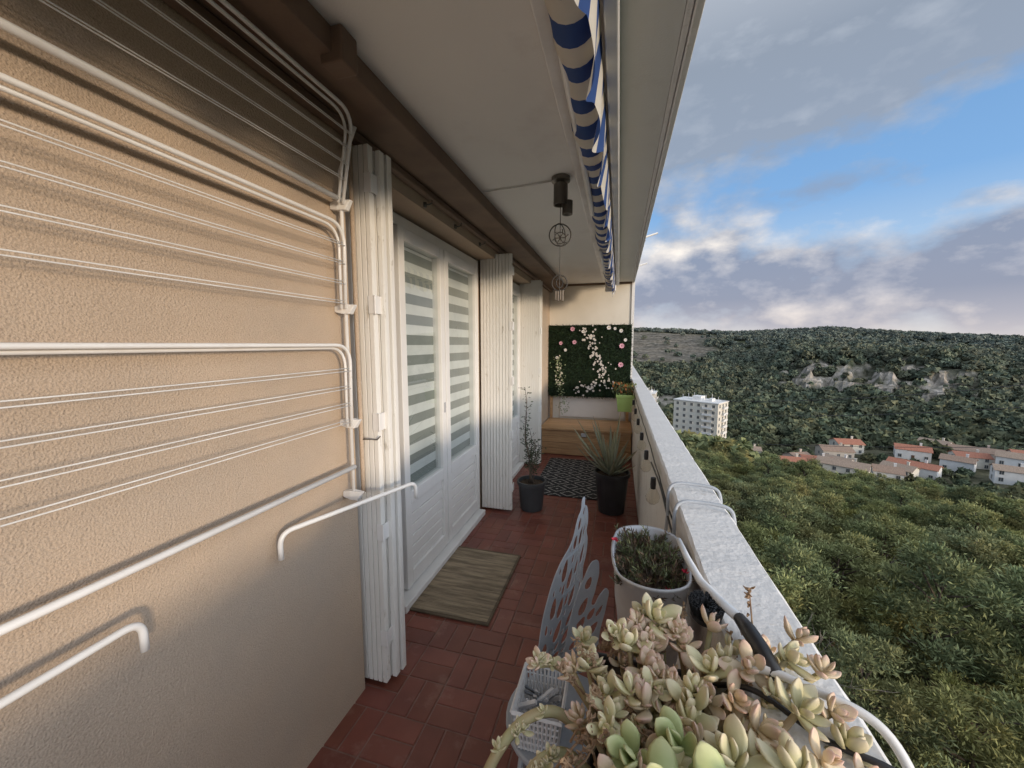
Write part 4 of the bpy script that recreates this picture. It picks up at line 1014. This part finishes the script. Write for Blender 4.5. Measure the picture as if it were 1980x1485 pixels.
m.box(BX-a0,BX+a0,BY-b0,BY+b0,BZ,BZ+.004)
part(e,'basket_body',m,WPLASTIC)
rr=random.Random(71)
pm_=[(.75,.77,.8),(.5,.52,.55),(.75,.77,.8),(.2,.22,.25),(.6,.6,.62)]
for i in range(24):
    m=MB(); q=Quaternion((rr.random(),rr.random(),rr.random(),rr.random()+.1)).normalized().to_matrix(); c=pm_[i%5]
    P=Vector((BX+rr.uniform(-.035,.035),BY+rr.uniform(-.05,.05),BZ+.035+rr.uniform(0,.055)))
    m.obox(P+q@Vector((0,.004,0)),(.010,.005,.06),q@Matrix.Rotation(.08,3,'X'),c); m.obox(P-q@Vector((0,.004,0)),(.010,.005,.06),q@Matrix.Rotation(-.08,3,'X'),c)
    o=mk('clothes_peg',m,COLM,base=tuple(P)); tag(o,'plastic clothes peg lying in the white basket','clothes peg','pegs in the basket')
# ------------------------------------------------------------------ succulents
PX,PY=.075,.545
e=thing('trough_planter','dark plastic trough planter full of succulents at the parapet','planter',(PX,PY,.70))
m=MB(); taperbox(m,PX,PY,.70,.885,.08,.16,.105,.19); part(e,'trough',m,DGREYP,bevel=.004)
m=MB(); rr=random.Random(80)
nx_=10; vs=[]
for i in range(nx_+1):
    for j in range(nx_+1): vs.append((PX-.1+.2*i/nx_,PY-.183+.366*j/nx_,.868+rr.uniform(-.006,.008)))
m.add(vs,[(i*(nx_+1)+j,(i+1)*(nx_+1)+j,(i+1)*(nx_+1)+j+1,i*(nx_+1)+j+1) for i in range(nx_) for j in range(nx_)]); part(e,'soil',m,SOIL)
def fleshy(mb,base,d_,nrm,ln,wd,thk,cb,ct):
    d_=d_.normalized(); side=d_.cross(nrm)
    if side.length<1e-4: side=d_.orthogonal()
    side.normalize(); up=side.cross(d_).normalized(); ns=8;nr=8; vs=[];cs=[]
    prof=[.34,.56,.80,.97,1.0,.82,.46,.04]
    for i in range(ns):
        t=[0,.16,.33,.5,.65,.8,.92,1.0][i]; p=base+d_*ln*t+up*ln*.24*t*t
        w_=wd*prof[i]; h_=thk*min(1,prof[i]*1.1)
        for k in range(nr):
            a=2*math.pi*k/nr; yv=math.sin(a)*h_
            if yv>0: yv*=.4
            vs.append(p+side*math.cos(a)*w_+up*yv)
            q=min(1,max(0,t-.62)*2.4*.8+.22*abs(math.cos(a))**3*t); cs.append(tuple(lerp(cb[j],ct[j],q) for j in range(3)))
    fs=[]
    for i in range(ns-1):
        for k in range(nr): fs.append((i*nr+k,i*nr+(k+1)%nr,(i+1)*nr+(k+1)%nr,(i+1)*nr+k))
    fs.append(tuple((ns-1)*nr+k for k in range(nr)))
    mb.add(vs,fs,cs)
def rosette(mb,c,ax,size,kind,rr):
    ax=ax.normalized(); u=ax.orthogonal().normalized(); w_=ax.cross(u)
    n={'g':8,'y':rr.choice((8,9,10)),'p':rr.choice((8,10,11))}[kind]
    j=rr.uniform(.88,1.1)
    if kind=='g': cb=(.52*j,.60*j,.28*j);ct=(.78*j,.76*j,.44*j)
    elif kind=='y': cb=(.80*j,.76*j,.48*j);ct=(.88*j,.74*j,.56*j)
    else: cb=(.86*j,.74*j,.54*j);ct=(.84*j,.55*j,.48*j)
    a0=rr.uniform(0,6)
    for i in range(n):
        a=a0+i*2.4+rr.uniform(-.25,.25); el=lerp(.1,1.3,i/(n-1))+rr.uniform(-.25,.2); s=size*lerp(1,.6,i/(n-1))*rr.uniform(.72,1.18)
        dv=(u*math.cos(a)+w_*math.sin(a))*math.cos(el)+ax*math.sin(el)
        wd=.32 if kind=='g' else rr.uniform(.24,.30)
        fleshy(mb,c+ax*size*(.3*i/n-.1),dv,ax,s,s*wd,s*.15,cb,ct)
e=thing('succulent_plant','sprawling pale yellow and pink succulent rosettes on thick stems','plant',(PX,PY,.87))
lf=MB(); st=MB(); rr=random.Random(90)
heads=[(.075,.70,1.0,.050,'y'),(.06,.715,.995,.035,'y'),(.12,.665,.985,.036,'p'),(.03,.64,.985,.042,'y'),(-.035,.60,.965,.038,'y'),(.06,.60,.98,.04,'p'),(.28,.655,1.04,.032,'p'),(.255,.615,1.035,.036,'y'),(.20,.60,1.02,.038,'p'),(.15,.60,1.0,.042,'y'),(.29,.60,1.035,.029,'p'),
 (.235,.53,1.03,.040,'y'),(.18,.50,1.02,.042,'p'),(.275,.54,1.03,.031,'p'),(.11,.53,1.0,.042,'y'),(.05,.53,.985,.042,'p'),(.0,.55,.975,.038,'y'),(.14,.445,1.02,.047,'y'),(.085,.46,1.01,.046,'g'),(.20,.44,1.03,.044,'y'),(.03,.445,.995,.046,'g'),(.0,.49,.98,.034,'y'),(.12,.40,1.02,.046,'g'),(.17,.385,1.02,.044,'y'),(.06,.40,1.005,.048,'g'),(.235,.47,1.03,.032,'p'),(.215,.40,1.03,.036,'p')]
for i in range(95):
    X=rr.uniform(-.06,.29); heads.append((X,rr.uniform(.39,.70),rr.uniform(.95,.995)+.02*max(0,X/.25),rr.uniform(.024,.038),rr.choice('yppyyppy')))
for (X,Y,Z,s,k) in heads:
    c=Vector((X,Y,Z)); b=Vector((lerp(PX,min(.16,X),.6),lerp(PY,Y,.7),.87))
    ax=Vector(((X-PX)*1.8+rr.uniform(-.6,.6),(Y-PY)*1.2+rr.uniform(-.8,.4),1))
    md=b.lerp(c,.5)+Vector((rr.uniform(-.02,.02),rr.uniform(-.02,.02),.01))
    st.tube([b,md,c],[.006,.005,.004],7)
    rosette(lf,c,ax,s*1.05,k,rr)
for (pts_,r,hd) in [([(-.02,.55,.88),(-.08,.55,.93),(-.13,.52,.925),(-.165,.48,.89),(-.18,.44,.84),(-.175,.41,.80)],.008,('g',.03)),([(-.01,.50,.88),(-.06,.50,.92),(-.10,.47,.92),(-.12,.43,.89)],.007,('y',.03)),([(-.02,.6,.88),(-.07,.63,.92),(-.10,.62,.94),(-.12,.60,.95)],.006,('p',.03)),([(-.01,.46,.88),(-.07,.44,.93),(-.13,.41,.93),(-.17,.38,.90)],.008,('y',.028))]:
    P=[Vector(p) for p in pts_]; st.tube(arc(pts_,.03),r,8)
    rosette(lf,P[-1],P[-1]-P[-2]+Vector((0,0,.02)),hd[1],hd[0],rr)
    for k in range(5):
        p=P[1].lerp(P[3],rr.random()); rosette(lf,p+Vector((0,0,.008)),Vector((rr.uniform(-.5,.5),rr.uniform(-.5,.5),1)),.018,'y',rr)
part(e,'stem',st,STEM,smooth=True); part(e,'foliage',lf,SUCC,smooth=True)
m=MB(); DRY=M('dried_stalk',(.24,.15,.09),(.38,.26,.16),scale=50,rough=.9)
for i in range(95):
    b=Vector((rr.uniform(-.07,.28),rr.uniform(.40,.70),.945)); t_=b+Vector((rr.uniform(-.06,.06),rr.uniform(-.06,.04),rr.uniform(.015,.065)))
    if i==0: b=Vector((.21,.66,.97)); t_=Vector((.225,.70,1.085))
    if i==1: b=Vector((.13,.68,.97)); t_=Vector((.13,.735,1.01))
    m.tube([b,b.lerp(t_,.5)+Vector((rr.uniform(-.01,.01),0,.005)),t_],[.002,.0016,.001],5)
    for k in range(16):
        p=b.lerp(t_,rr.uniform(.4,1.05)); dv=Vector((rr.uniform(-1,1),rr.uniform(-1,1),rr.uniform(-.5,1))).normalized(); s=dv.orthogonal().normalized()*.003; q=p+dv*rr.uniform(.005,.012)
        m.tube([p,p+dv*.005+s,q],[.0011,.0026,.0007],4)
part(e,'dried_flower_stalk',m,DRY)
bpy.context.view_layer.update()
